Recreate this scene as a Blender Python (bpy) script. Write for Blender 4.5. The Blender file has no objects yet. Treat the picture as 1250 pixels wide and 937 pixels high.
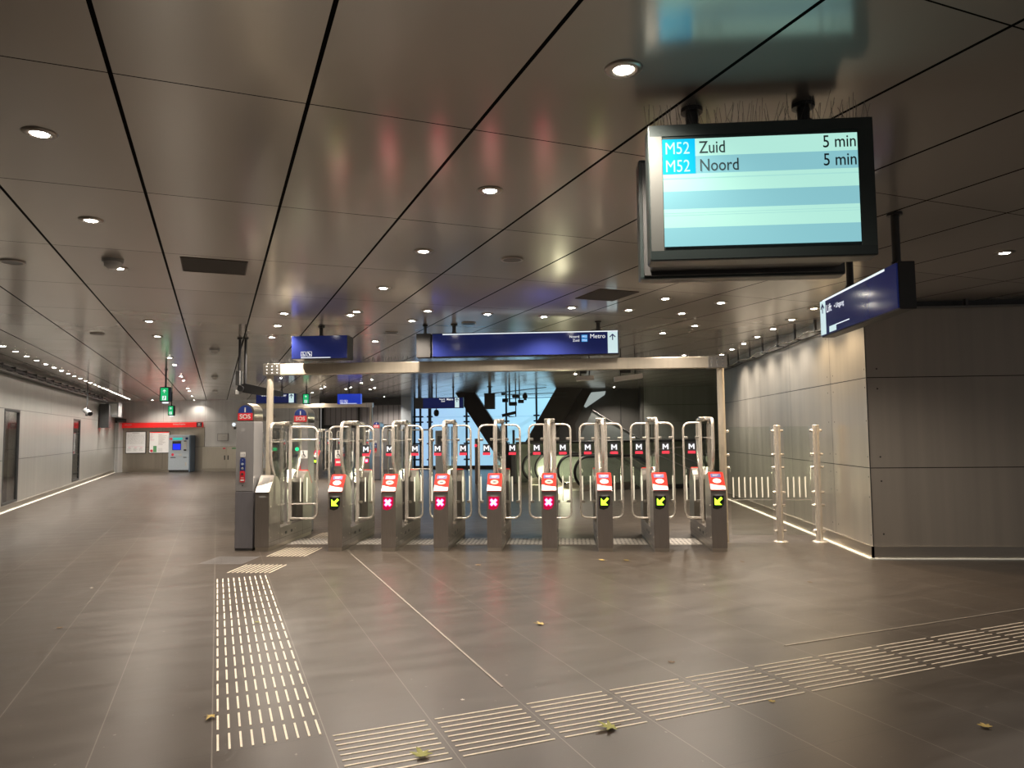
import bpy, math, random
from mathutils import Vector, Matrix

random.seed(4)
SC = bpy.context.scene
COL = SC.collection
PI = math.pi
GRID = 0.4604472                       # the ceiling and floor grid is turned this much from the gate line
CA, SA = math.cos(GRID), math.sin(GRID)
H = 3.2                                # ceiling height


def A(t, d, z=0.0):
    """point given across / along the hall's own grid"""
    return Vector((t * CA - d * SA, t * SA + d * CA, z))


# ------------------------------------------------------------------ materials
def new_mat(name):
    m = bpy.data.materials.new(name)
    m.use_nodes = True
    nt = m.node_tree
    b = nt.nodes['Principled BSDF']
    return m, nt, b


def srgb(r, g, b):
    f = lambda c: ((c / 255) / 12.92) if c <= 10 else (((c / 255) + .055) / 1.055) ** 2.4
    return (f(r), f(g), f(b), 1)


def simple(name, col, rough=.5, metal=0.0, noise=.06, scale=14, stretch=(1, 1, 1), emit=0, ecol=None, bump=0):
    m, nt, b = new_mat(name)
    b.inputs['Roughness'].default_value = rough
    b.inputs['Metallic'].default_value = metal
    tc = nt.nodes.new('ShaderNodeTexCoord')
    mp = nt.nodes.new('ShaderNodeMapping')
    mp.inputs['Scale'].default_value = stretch
    nz = nt.nodes.new('ShaderNodeTexNoise')
    nz.inputs['Scale'].default_value = scale
    nz.inputs['Detail'].default_value = 4
    nt.links.new(tc.outputs['Object'], mp.inputs['Vector'])
    nt.links.new(mp.outputs['Vector'], nz.inputs['Vector'])
    mx = nt.nodes.new('ShaderNodeMix')
    mx.data_type = 'RGBA'
    c = col
    mx.inputs['A'].default_value = (c[0] * (1 - noise), c[1] * (1 - noise), c[2] * (1 - noise), 1)
    mx.inputs['B'].default_value = (min(1, c[0] * (1 + noise)), min(1, c[1] * (1 + noise)), min(1, c[2] * (1 + noise)), 1)
    nt.links.new(nz.outputs['Fac'], mx.inputs['Factor'])
    nt.links.new(mx.outputs['Result'], b.inputs['Base Color'])
    if bump:
        bp = nt.nodes.new('ShaderNodeBump')
        bp.inputs['Strength'].default_value = bump
        bp.inputs['Distance'].default_value = .002
        nt.links.new(nz.outputs['Fac'], bp.inputs['Height'])
        nt.links.new(bp.outputs['Normal'], b.inputs['Normal'])
    if emit:
        b.inputs['Emission Color'].default_value = ecol or col
        b.inputs['Emission Strength'].default_value = emit
    return m


def glow(name, col, s, base=None):
    m, nt, b = new_mat(name)
    b.inputs['Base Color'].default_value = base or (col[0] * .15, col[1] * .15, col[2] * .15, 1)
    b.inputs['Emission Color'].default_value = col
    b.inputs['Emission Strength'].default_value = s
    b.inputs['Roughness'].default_value = .3
    return m


def clear_glass(name, tint=(.93, .96, .95, 1), refl=.5, haze=0.0):
    m = bpy.data.materials.new(name)
    m.use_nodes = True
    nt = m.node_tree
    nt.nodes.clear()
    out = nt.nodes.new('ShaderNodeOutputMaterial')
    tr = nt.nodes.new('ShaderNodeBsdfTransparent')
    tr.inputs['Color'].default_value = tint
    gl = nt.nodes.new('ShaderNodeBsdfGlossy')
    gl.inputs['Roughness'].default_value = .03
    fr = nt.nodes.new('ShaderNodeFresnel')
    fr.inputs['IOR'].default_value = 1.45
    mu = nt.nodes.new('ShaderNodeMath')
    mu.operation = 'MULTIPLY_ADD'
    mu.inputs[1].default_value = refl
    mu.inputs[2].default_value = haze
    mx = nt.nodes.new('ShaderNodeMixShader')
    nt.links.new(fr.outputs['Fac'], mu.inputs[0])
    nt.links.new(mu.outputs[0], mx.inputs['Fac'])
    nt.links.new(tr.outputs[0], mx.inputs[1])
    nt.links.new(gl.outputs[0], mx.inputs[2])
    nt.links.new(mx.outputs[0], out.inputs['Surface'])
    return m


def cloudy(name, col, k):
    m = bpy.data.materials.new(name)
    m.use_nodes = True
    nt = m.node_tree
    b = nt.nodes['Principled BSDF']
    b.inputs['Base Color'].default_value = col
    b.inputs['Roughness'].default_value = .15
    tr = nt.nodes.new('ShaderNodeBsdfTransparent')
    nz = nt.nodes.new('ShaderNodeTexNoise')
    nz.inputs['Scale'].default_value = 1.2
    mu = nt.nodes.new('ShaderNodeMath')
    mu.operation = 'MULTIPLY_ADD'
    mu.inputs[1].default_value = .3
    mu.inputs[2].default_value = k - .15
    nt.links.new(nz.outputs['Fac'], mu.inputs[0])
    mx = nt.nodes.new('ShaderNodeMixShader')
    nt.links.new(mu.outputs[0], mx.inputs['Fac'])
    nt.links.new(tr.outputs[0], mx.inputs[1])
    nt.links.new(b.outputs[0], mx.inputs[2])
    nt.links.new(mx.outputs[0], nt.nodes['Material Output'].inputs['Surface'])
    return m


def math_node(nt, op, a, b=None, c=None):
    n = nt.nodes.new('ShaderNodeMath')
    n.operation = op
    for i, v in enumerate((a, b, c)):
        if v is None:
            continue
        if isinstance(v, (int, float)):
            n.inputs[i].default_value = v
        else:
            nt.links.new(v, n.inputs[i])
    return n.outputs[0]


def line_mask(nt, v, pitch, offset, width):
    """1 on lines every pitch (metres), else 0"""
    s = math_node(nt, 'DIVIDE', math_node(nt, 'SUBTRACT', v, offset - pitch / 2), pitch)
    f = math_node(nt, 'FRACT', s)
    d = math_node(nt, 'ABSOLUTE', math_node(nt, 'SUBTRACT', f, .5))
    return math_node(nt, 'LESS_THAN', d, width / pitch / 2)


def grid_coords(nt):
    g = nt.nodes.new('ShaderNodeNewGeometry')
    vr = nt.nodes.new('ShaderNodeVectorRotate')
    vr.rotation_type = 'Z_AXIS'
    vr.inputs['Angle'].default_value = -GRID
    nt.links.new(g.outputs['Position'], vr.inputs['Vector'])
    sx = nt.nodes.new('ShaderNodeSeparateXYZ')
    nt.links.new(vr.outputs[0], sx.inputs[0])
    return vr.outputs[0], sx.outputs[0], sx.outputs[1], sx.outputs[2]


def mixc(nt, f, a, b):
    mx = nt.nodes.new('ShaderNodeMix')
    mx.data_type = 'RGBA'
    if isinstance(f, (int, float)):
        mx.inputs['Factor'].default_value = f
    else:
        nt.links.new(f, mx.inputs['Factor'])
    for k, v in (('A', a), ('B', b)):
        if isinstance(v, tuple):
            mx.inputs[k].default_value = v
        else:
            nt.links.new(v, mx.inputs[k])
    return mx.outputs['Result']


def ceiling_mat():
    m, nt, b = new_mat('ceiling_panel_lacquer')
    v, t, d, z = grid_coords(nt)
    l1 = line_mask(nt, t, .8445, .383, .020)
    l2 = line_mask(nt, d, 1.70, 3.525, .0085)
    lm = math_node(nt, 'MAXIMUM', l1, l2)
    # every panel a slightly different tone
    comb = nt.nodes.new('ShaderNodeCombineXYZ')
    nt.links.new(math_node(nt, 'FLOOR', math_node(nt, 'DIVIDE', math_node(nt, 'SUBTRACT', t, .383), .8445)), comb.inputs[0])
    nt.links.new(math_node(nt, 'FLOOR', math_node(nt, 'DIVIDE', math_node(nt, 'SUBTRACT', d, 3.525), 1.70)), comb.inputs[1])
    wn = nt.nodes.new('ShaderNodeTexWhiteNoise')
    wn.noise_dimensions = '3D'
    nt.links.new(comb.outputs[0], wn.inputs['Vector'])
    nz = nt.nodes.new('ShaderNodeTexNoise')
    nz.inputs['Scale'].default_value = 1.3
    nt.links.new(v, nz.inputs['Vector'])
    base = mixc(nt, wn.outputs['Value'], (.455, .43, .40, 1), (.515, .487, .455, 1))
    col = mixc(nt, lm, base, (.006, .006, .006, 1))
    nt.links.new(col, b.inputs['Base Color'])
    b.inputs['Metallic'].default_value = .35
    rg = math_node(nt, 'MULTIPLY_ADD', nz.outputs['Fac'], .08, .13)
    nt.links.new(math_node(nt, 'MAXIMUM', rg, math_node(nt, 'MULTIPLY', lm, .9)), b.inputs['Roughness'])
    nt.links.new(math_node(nt, 'MULTIPLY_ADD', lm, -.5, .5), b.inputs['Specular IOR Level'])
    bp = nt.nodes.new('ShaderNodeBump')
    bp.inputs['Strength'].default_value = .05
    bp.inputs['Distance'].default_value = .02
    nt.links.new(nz.outputs['Fac'], bp.inputs['Height'])
    nt.links.new(bp.outputs['Normal'], b.inputs['Normal'])
    return m


def floor_mat():
    m, nt, b = new_mat('floor_stone_tiles')
    v, t, d, z = grid_coords(nt)
    l1 = line_mask(nt, t, .565, 0.0, .006)
    l2 = line_mask(nt, d, 1.13, 4.06, .004)
    comb = nt.nodes.new('ShaderNodeCombineXYZ')
    nt.links.new(math_node(nt, 'FLOOR', math_node(nt, 'DIVIDE', t, .565)), comb.inputs[0])
    nt.links.new(math_node(nt, 'FLOOR', math_node(nt, 'DIVIDE', math_node(nt, 'SUBTRACT', d, 4.06), 1.13)), comb.inputs[1])
    wn = nt.nodes.new('ShaderNodeTexWhiteNoise')
    wn.noise_dimensions = '3D'
    nt.links.new(comb.outputs[0], wn.inputs['Vector'])
    nz = nt.nodes.new('ShaderNodeTexNoise')
    nz.inputs['Scale'].default_value = 2.6
    nz.inputs['Detail'].default_value = 10
    nz.inputs['Roughness'].default_value = .65
    mp = nt.nodes.new('ShaderNodeMapping')
    mp.inputs['Scale'].default_value = (.5, 1.9, 1)
    nt.links.new(v, mp.inputs['Vector'])
    nt.links.new(mp.outputs[0], nz.inputs['Vector'])
    fine = nt.nodes.new('ShaderNodeTexNoise')
    fine.inputs['Scale'].default_value = 120
    fine.inputs['Detail'].default_value = 3
    nt.links.new(v, fine.inputs['Vector'])
    spots = nt.nodes.new('ShaderNodeTexNoise')
    spots.inputs['Scale'].default_value = 22
    spots.inputs['Detail'].default_value = 3
    nt.links.new(v, spots.inputs['Vector'])
    base = mixc(nt, nz.outputs['Fac'], (.023, .0175, .0132, 1), (.072, .057, .045, 1))
    base = mixc(nt, math_node(nt, 'MULTIPLY', wn.outputs['Value'], .45), base, (.034, .026, .020, 1))
    base = mixc(nt, math_node(nt, 'MULTIPLY', fine.outputs['Fac'], .45), base, (.050, .040, .031, 1))
    speck = math_node(nt, 'GREATER_THAN', spots.outputs['Fac'], .735)
    base = mixc(nt, math_node(nt, 'MULTIPLY', speck, .55), base, (.26, .235, .205, 1))
    base = mixc(nt, math_node(nt, 'MULTIPLY', l2, .8), base, (.014, .012, .010, 1))
    base = mixc(nt, math_node(nt, 'MULTIPLY', l1, .6), base, (.20, .178, .155, 1))
    nt.links.new(base, b.inputs['Base Color'])
    b.inputs['Specular IOR Level'].default_value = .6
    nt.links.new(math_node(nt, 'MULTIPLY_ADD', nz.outputs['Fac'], .20, .22), b.inputs['Roughness'])
    bp = nt.nodes.new('ShaderNodeBump')
    bp.inputs['Strength'].default_value = .12
    bp.inputs['Distance'].default_value = .003
    nt.links.new(fine.outputs['Fac'], bp.inputs['Height'])
    nt.links.new(bp.outputs['Normal'], b.inputs['Normal'])
    return m


def panel_wall_mat(name, col, rough, metal, axis, pitch, offset, rotated=False, hz=(1.113, 2.24), seam=.010):
    """brushed cladding sheets with dark joints: hz = joint heights, pitch/offset = upright joints along axis"""
    m, nt, b = new_mat(name)
    if rotated:
        v, t, d, z = grid_coords(nt)
        u = t if axis == 0 else d
    else:
        g = nt.nodes.new('ShaderNodeNewGeometry')
        sx = nt.nodes.new('ShaderNodeSeparateXYZ')
        nt.links.new(g.outputs['Position'], sx.inputs[0])
        v = g.outputs['Position']
        u, z = sx.outputs[axis], sx.outputs[2]
    lm = None
    for h in hz:
        k = math_node(nt, 'LESS_THAN', math_node(nt, 'ABSOLUTE', math_node(nt, 'SUBTRACT', z, h)), seam / 2)
        lm = k if lm is None else math_node(nt, 'MAXIMUM', lm, k)
    if pitch:
        k = line_mask(nt, u, pitch, offset, seam * .7)
        lm = math_node(nt, 'MAXIMUM', lm, k)
    mp = nt.nodes.new('ShaderNodeMapping')
    mp.inputs['Scale'].default_value = (3.2, 3.2, .12)
    nt.links.new(v, mp.inputs['Vector'])
    nz = nt.nodes.new('ShaderNodeTexNoise')
    nz.inputs['Scale'].default_value = 1.5
    nz.inputs['Detail'].default_value = 3
    nt.links.new(mp.outputs[0], nz.inputs['Vector'])
    fine = nt.nodes.new('ShaderNodeTexNoise')
    fine.inputs['Scale'].default_value = 180
    nt.links.new(v, fine.inputs['Vector'])
    lo = tuple(c * .72 for c in col[:3]) + (1,)
    hi = tuple(min(1, c * 1.22) for c in col[:3]) + (1,)
    base = mixc(nt, nz.outputs['Fac'], lo, hi)
    base = mixc(nt, math_node(nt, 'MULTIPLY', fine.outputs['Fac'], .25), base, lo)
    base = mixc(nt, lm, base, (.012, .011, .010, 1))
    nt.links.new(base, b.inputs['Base Color'])
    b.inputs['Metallic'].default_value = metal
    nt.links.new(math_node(nt, 'MULTIPLY_ADD', nz.outputs['Fac'], .14, rough), b.inputs['Roughness'])
    bp = nt.nodes.new('ShaderNodeBump')
    bp.inputs['Strength'].default_value = .08
    bp.inputs['Distance'].default_value = .01
    nt.links.new(nz.outputs['Fac'], bp.inputs['Height'])
    nt.links.new(bp.outputs['Normal'], b.inputs['Normal'])
    return m


M = {}
M['ceiling'] = ceiling_mat()
M['floor'] = floor_mat()
M['wall_left'] = panel_wall_mat('wall_cladding_hall', (.52, .51, .475, 1), .26, .7, 1, 0, 0, True)
M['wall_right'] = panel_wall_mat('wall_cladding_warm', (.50, .47, .415, 1), .25, .78, 1, 1.86, 10.6)
M['wall_front'] = panel_wall_mat('wall_cladding_front', (.46, .415, .36, 1), .42, .55, 0, 0, 0)
M['wall_back'] = panel_wall_mat('wall_cladding_back', (.66, .665, .665, 1), .34, .4, 0, 1.95, -16.2)
M['wall_lower'] = panel_wall_mat('wall_cladding_lower', (.52, .47, .40, 1), .26, .9, 0, 1.95, -16.2)
M['steel'] = simple('brushed_stainless', (.60, .56, .50), .30, 1, .10, 9, (8, 8, .4))
M['steel_dark'] = simple('brushed_stainless_housing', (.33, .30, .275), .34, .95, .12, 7, (6, 6, .5))
M['pillar'] = simple('help_pillar_steel', (.31, .305, .31), .38, .55, .10, 6, (5, 5, .6))  # surroundings mirrored in the upper steel are put into this lighter tone
M['pillar_low'] = simple('help_pillar_steel_lower', (.21, .205, .225), .36, .6, .10, 6, (5, 5, .6))  # same steel, darker tone without that painted reflection
M['tube'] = simple('polished_stainless_tube', (.74, .69, .62), .26, .75, .05, 20)
M['beam'] = simple('brushed_beam_steel', (.66, .59, .48), .28, .75, .12, 5, (3, .4, .4))
M['plinth'] = simple('plinth_steel', (.50, .46, .40), .34, 1, .1, 5, (.5, .5, 6))
M['black'] = simple('black_lacquer', (.012, .012, .013), .35, 0, .2)
M['charcoal'] = simple('charcoal_metal', (.045, .045, .045), .4, .3, .15)
M['dark_grey'] = simple('dark_grey_metal', (.085, .085, .085), .4, .4, .1)
M['grey'] = simple('grey_paint', (.25, .25, .25), .45, .2, .06)
M['mid'] = simple('pale_grey_plastic', (.5, .5, .49), .4, 0, .05)
M['white'] = simple('white_enamel', (.55, .54, .52), .4, 0, .03)
M['red'] = simple('red_enamel_glow', (.36, .010, .005), .6, 0, .05, emit=.22, ecol=(.8, .06, .03, 1))  # faint glow added to the enamel so it stays saturated under the lamps
for q in ('Specular IOR Level',):
    M['red'].node_tree.nodes['Principled BSDF'].inputs[q].default_value = .12
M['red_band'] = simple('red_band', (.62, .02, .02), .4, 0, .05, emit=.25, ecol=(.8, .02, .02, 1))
M['navy'] = simple('navy_sign', (.018, .026, .13), .12, 0, .05, emit=.14, ecol=(.03, .05, .28, 1))
M['navy_back'] = simple('bright_blue_sign', (.02, .05, .5), .15, 0, .05, emit=.45, ecol=(.02, .06, .7, 1))
M['navy_soft'] = simple('sos_blue', (.015, .03, .14), .3, 0, .05)
M['sos_red'] = simple('sos_red', (.5, .02, .03), .35, 0, .05)
M['arrow_pale'] = glow('lit_arrow_panel', (.62, .80, .82, 1), .85)
M['strip_white'] = glow('lit_strip', (.82, .88, .92, 1), 1.0)
M['text_white'] = glow('lit_lettering', (.85, .88, .92, 1), .9)
M['cyan_tag'] = glow('lit_line_tag', (.05, .32, .75, 1), .9)
M['green_sign'] = glow('lit_exit_green', (.01, .52, .17, 1), .8)
M['green_lamp'] = glow('green_lamp', (.02, .8, .25, 1), 1.4)
M['red_lamp'] = glow('red_lamp', (.9, .03, .05, 1), 1.4)
M['lens_glass'] = clear_glass('sticker_film')
M['glass'] = clear_glass('gate_glass', (.965, .98, .97, 1), .8, .006)
M['fence_glass'] = clear_glass('fence_glass', (.93, .95, .93, 1), .5, .0)
M['green_glass'] = cloudy('green_barrier_glass', (.36, .42, .34, 1), .42)
M['vitrine_glass'] = clear_glass('window_glass', (.85, .85, .85, 1), .6, .05)
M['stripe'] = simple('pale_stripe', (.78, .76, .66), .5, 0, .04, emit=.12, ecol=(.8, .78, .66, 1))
M['rib'] = simple('pale_rib', (.70, .62, .50), .45, 0, .15, 40)
M['rib_grey'] = simple('grey_stud', (.30, .295, .30), .4, .5, .15, 40)
M['x_red'] = glow('led_red', (1, .02, .10, 1), 14)
M['x_core'] = glow('led_pink', (1, .50, .55, 1), 3.0)
M['arrow_green'] = glow('led_lime', (.50, 1, .03, 1), 3.2)
M['led_black'] = simple('led_black', (.01, .012, .008), .25, 0, .1)
M['led_redglass'] = glow('led_red_glass', (.45, .0, .04, 1), 1.0)
M['lcd'] = glow('lcd_blue', (.09, .09, .40, 1), .55)
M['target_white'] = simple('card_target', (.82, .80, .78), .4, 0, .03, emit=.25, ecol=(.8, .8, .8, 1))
M['target_grey'] = simple('card_target_grey', (.32, .27, .20), .4, 0, .03)
M['sticker_black'] = simple('sticker_black', (.015, .015, .02), .4, 0, .1)
M['sticker_red'] = simple('sticker_red', (.60, .03, .06), .4, 0, .05, emit=.1, ecol=(.7, .05, .08, 1))
M['lamp'] = glow('downlight_lens', (1, .92, .80, 1), 60)
M['lamp_warm'] = glow('downlight_lens_warm', (1, .84, .62, 1), 26)
M['ring'] = simple('downlight_ring', (.30, .27, .24), .3, .8, .05)
M['vent'] = simple('vent_mesh', (.030, .024, .018), .8, 0, .2, 80)
M['vent_line'] = simple('vent_slat', (.05, .038, .028), .7, 0, .1)
M['screen_a'] = glow('screen_mint', (.50, .91, .79, 1), .80)
M['screen_b'] = glow('screen_aqua', (.30, .67, .74, 1), .72)
M['screen_badge'] = glow('screen_cyan', (.0, .46, .82, 1), .95)
M['screen_line'] = glow('screen_line', (.36, .72, .70, 1), .8)
M['screen_dark'] = simple('screen_type', (.03, .055, .065), .4, 0, .05)
M['display'] = simple('display_case', (.030, .042, .042), .30, .1, .1)  # teal haze of the lit screen put into the case colour
M['refl_pale'] = glow('reflection_pale', (.50, .56, .58, 1), .45)  # glow for reflections painted behind the slot glass
M['refl_grey'] = glow('reflection_grey', (.20, .20, .20, 1), .45)  # darker glow for the same painted reflections
M['blue_wall'] = None
M['machine_blue'] = simple('machine_blue_grey', (.50, .57, .64), .35, .5, .08)
M['mscreen'] = glow('machine_screen', (.01, .03, .95, 1), .9)
M['mteal'] = glow('machine_teal', (.05, .62, .52, 1), .7)
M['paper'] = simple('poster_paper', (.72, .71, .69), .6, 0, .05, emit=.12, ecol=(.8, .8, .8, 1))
M['ink'] = simple('poster_ink', (.42, .40, .38), .6, 0, .1)
M['ink_pink'] = simple('poster_pink', (.75, .35, .45), .6, 0, .1)
M['poster_green'] = simple('poster_green', (.10, .32, .14), .6, 0, .1)
M['leaf_green'] = simple('leaf_olive', (.24, .24, .05), .6, 0, .35, 30)
M['leaf_yellow'] = simple('leaf_ochre', (.42, .30, .07), .6, 0, .3, 30)
M['leaf_brown'] = simple('leaf_brown', (.16, .10, .05), .7, 0, .3, 30)
M['litter'] = simple('litter_pale', (.55, .50, .44), .7, 0, .2, 30)
M['rubber'] = simple('handrail_rubber', (.014, .014, .014), .35, 0, .1)
M['void'] = simple('dark_cladding', (.070, .070, .066), .5, .2, .12, 3)
M['dark_panel'] = panel_wall_mat('grey_panel_dark', (.25, .262, .24, 1), .45, .15, 0, 3.1, 2.9, hz=(1.3, 1.95, 2.55))
M['green_grey'] = simple('parapet_grey_green', (.30, .34, .27), .25, .2, .12, 2)
M['strut_dark'] = simple('strut_dark', (.045, .040, .036), .35, .3, .12, 3)
M['slope_glass'] = simple('sloping_panel_grey', (.25, .28, .285), .22, .35, .1, 3)
M['gap_glow'] = glow('painted_gap_light', (.52, .60, .58, 1), .55)  # glow stands in for light coming through the gap
M['shutter'] = None
M['copper'] = simple('wood_tinted_tube', (.62, .45, .38), .25, 1, .05)


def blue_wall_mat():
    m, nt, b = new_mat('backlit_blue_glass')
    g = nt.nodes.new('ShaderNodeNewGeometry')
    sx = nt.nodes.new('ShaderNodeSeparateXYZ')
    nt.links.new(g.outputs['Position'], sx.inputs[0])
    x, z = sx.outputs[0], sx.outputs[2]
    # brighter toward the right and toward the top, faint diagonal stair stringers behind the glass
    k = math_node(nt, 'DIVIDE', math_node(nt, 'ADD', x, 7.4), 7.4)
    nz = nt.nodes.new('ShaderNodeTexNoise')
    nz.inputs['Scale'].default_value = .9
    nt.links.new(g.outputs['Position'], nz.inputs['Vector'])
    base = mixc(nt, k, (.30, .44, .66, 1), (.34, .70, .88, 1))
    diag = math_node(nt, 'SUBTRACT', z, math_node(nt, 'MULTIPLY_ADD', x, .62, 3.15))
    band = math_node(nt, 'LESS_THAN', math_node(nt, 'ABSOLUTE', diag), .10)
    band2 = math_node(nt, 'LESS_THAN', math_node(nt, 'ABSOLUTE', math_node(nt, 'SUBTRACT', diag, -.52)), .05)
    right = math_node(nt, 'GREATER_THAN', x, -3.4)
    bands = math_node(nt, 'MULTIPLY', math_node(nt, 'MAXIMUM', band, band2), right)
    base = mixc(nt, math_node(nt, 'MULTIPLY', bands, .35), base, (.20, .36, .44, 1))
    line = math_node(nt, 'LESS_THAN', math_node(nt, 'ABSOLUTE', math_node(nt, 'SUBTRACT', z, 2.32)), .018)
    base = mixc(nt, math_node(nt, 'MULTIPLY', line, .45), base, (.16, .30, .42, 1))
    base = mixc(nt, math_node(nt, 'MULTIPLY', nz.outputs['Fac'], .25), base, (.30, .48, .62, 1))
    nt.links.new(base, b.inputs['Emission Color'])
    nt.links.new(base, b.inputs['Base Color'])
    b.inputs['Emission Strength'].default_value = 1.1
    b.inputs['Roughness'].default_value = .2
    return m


def shutter_mat():
    m, nt, b = new_mat('corrugated_shutter')
    g = nt.nodes.new('ShaderNodeNewGeometry')
    sx = nt.nodes.new('ShaderNodeSeparateXYZ')
    nt.links.new(g.outputs['Position'], sx.inputs[0])
    lm = line_mask(nt, sx.outputs[0], .24, 0, .05)
    base = mixc(nt, math_node(nt, 'MULTIPLY', lm, .7), (.40, .385, .40, 1), (.16, .15, .16, 1))
    nt.links.new(base, b.inputs['Base Color'])
    b.inputs['Metallic'].default_value = .3
    b.inputs['Roughness'].default_value = .5
    return m


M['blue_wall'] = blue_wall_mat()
M['shutter'] = shutter_mat()


# ------------------------------------------------------------------ mesh builder
class MB:
    def __init__(self):
        self.v, self.f, self.mi, self.mats, self.sm = [], [], [], [], []

    def slot(self, m):
        if isinstance(m, str):
            m = M[m]
        if m not in self.mats:
            self.mats.append(m)
        return self.mats.index(m)

    def add(self, verts, faces, m, smooth=False):
        k = self.slot(m)
        o = len(self.v)
        self.v += [Vector(p) for p in verts]
        for f in faces:
            self.f.append([o + i for i in f])
            self.mi.append(k)
            self.sm.append(smooth)
        return self

    def box(self, lo, hi, m, bev=0.0, mat=None):
        x0, y0, z0 = lo
        x1, y1, z1 = hi
        if bev <= 0:
            vs = [(x0, y0, z0), (x1, y0, z0), (x1, y1, z0), (x0, y1, z0), (x0, y0, z1), (x1, y0, z1), (x1, y1, z1), (x0, y1, z1)]
            fs = [(0, 3, 2, 1), (4, 5, 6, 7), (0, 1, 5, 4), (1, 2, 6, 5), (2, 3, 7, 6), (3, 0, 4, 7)]
        else:
            import bmesh
            bm = bmesh.new()
            bmesh.ops.create_cube(bm, size=1)
            for v in bm.verts:
                v.co = Vector((x0 + (v.co.x + .5) * (x1 - x0), y0 + (v.co.y + .5) * (y1 - y0), z0 + (v.co.z + .5) * (z1 - z0)))
            bmesh.ops.bevel(bm, geom=list(bm.edges), offset=bev, segments=2, affect='EDGES', profile=.6)
            bm.verts.index_update()
            vs = [v.co.copy() for v in bm.verts]
            fs = [[v.index for v in f.verts] for f in bm.faces]
            bm.free()
        if mat is not None:
            vs = [mat @ Vector(v) for v in vs]
        return self.add(vs, fs, m)

    def obox(self, c, ux, uy, uz, hx, hy, hz, m):
        """box at c with half sizes along three given axes"""
        c = Vector(c)
        ux, uy, uz = Vector(ux), Vector(uy), Vector(uz)
        vs = [c + ux * (hx * sx) + uy * (hy * sy) + uz * (hz * sz) for sz in (-1, 1) for sx, sy in ((-1, -1), (1, -1), (1, 1), (-1, 1))]
        fs = [(0, 3, 2, 1), (4, 5, 6, 7), (0, 1, 5, 4), (1, 2, 6, 5), (2, 3, 7, 6), (3, 0, 4, 7)]
        return self.add(vs, fs, m)

    def prism(self, poly, axis_vec, m, smooth=False):
        """extrude a closed 3-D polygon by axis_vec"""
        n = len(poly)
        a = Vector(axis_vec)
        vs = [Vector(p) for p in poly] + [Vector(p) + a for p in poly]
        self.add(vs, [list(range(n))[::-1], list(range(n, 2 * n))], m)
        self.add(vs, [(i, (i + 1) % n, n + (i + 1) % n, n + i) for i in range(n)], m, smooth)
        return self

    def tube(self, path, r, m, n=10, closed=False, caps=True):
        P = [Vector(p) for p in path]
        L = len(P)
        tang = []
        for i in range(L):
            if closed:
                t = P[(i + 1) % L] - P[i - 1]
            else:
                t = P[min(i + 1, L - 1)] - P[max(i - 1, 0)]
            tang.append(t.normalized())
        up = Vector((0, 0, 1)) if abs(tang[0].z) < .9 else Vector((1, 0, 0))
        nrm = (up - tang[0] * up.dot(tang[0])).normalized()
        vs = []
        for i in range(L):
            nrm = (nrm - tang[i] * nrm.dot(tang[i])).normalized()
            bi = tang[i].cross(nrm)
            rr = r[i] if isinstance(r, (list, tuple)) else r
            for k in range(n):
                a = 2 * PI * k / n
                vs.append(P[i] + (nrm * math.cos(a) + bi * math.sin(a)) * rr)
        fs = []
        for i in range(L if closed else L - 1):
            j = (i + 1) % L
            for k in range(n):
                fs.append((i * n + k, i * n + (k + 1) % n, j * n + (k + 1) % n, j * n + k))
        self.add(vs, fs, m, True)
        if caps and not closed:
            self.add(vs[:n], [list(range(n))[::-1]], m)
            self.add(vs[-n:], [list(range(n))], m)
        return self

    def cyl(self, a, b, r, m, n=16):
        return self.tube([a, b], r, m, n)

    def disc(self, c, u, w, ru, rw, m, n=20):
        c, u, w = Vector(c), Vector(u), Vector(w)
        vs = [c + u * (ru * math.cos(2 * PI * k / n)) + w * (rw * math.sin(2 * PI * k / n)) for k in range(n)]
        return self.add(vs, [list(range(n))], m)

    def lathe(self, prof, c, m, n=20, axis=(0, 0, 1)):
        c = Vector(c)
        q = Vector((0, 0, 1)).rotation_difference(Vector(axis))
        vs = []
        for r, z in prof:
            for k in range(n):
                a = 2 * PI * k / n
                vs.append(c + q @ Vector((r * math.cos(a), r * math.sin(a), z)))
        fs = []
        for i in range(len(prof) - 1):
            for k in range(n):
                fs.append((i * n + k, i * n + (k + 1) % n, (i + 1) * n + (k + 1) % n, (i + 1) * n + k))
        return self.add(vs, fs, m, True)

    def text(self, s, org, right, up, size, m, align='LEFT', sx=1.0, bold=0.0):
        c = bpy.data.curves.new('t', 'FONT')
        c.body = s
        c.size = 1
        c.align_x = align
        c.offset = bold
        c.resolution_u = 3
        o = bpy.data.objects.new('t', c)
        COL.objects.link(o)
        bpy.context.view_layer.update()
        me = bpy.data.meshes.new_from_object(o.evaluated_get(bpy.context.evaluated_depsgraph_get()))
        R_, U_, O_ = Vector(right), Vector(up), Vector(org)
        vs = [O_ + R_ * (v.co.x * size * sx) + U_ * (v.co.y * size) for v in me.vertices]
        fs = [list(p.vertices) for p in me.polygons]
        bpy.data.objects.remove(o)
        bpy.data.curves.remove(c)
        bpy.data.meshes.remove(me)
        return self.add(vs, fs, m)

    def mesh(self, name):
        me = bpy.data.meshes.new(name)
        me.from_pydata([tuple(v) for v in self.v], [], self.f)
        for m in self.mats:
            me.materials.append(m)
        me.polygons.foreach_set('material_index', self.mi)
        me.polygons.foreach_set('use_smooth', self.sm)
        me.update()
        return me

    def build(self, name, parent=None, mesh=None):
        o = bpy.data.objects.new(name, self.mesh(name))
        COL.objects.link(o)
        if parent is not None:
            o.parent = parent
        return o


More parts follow.
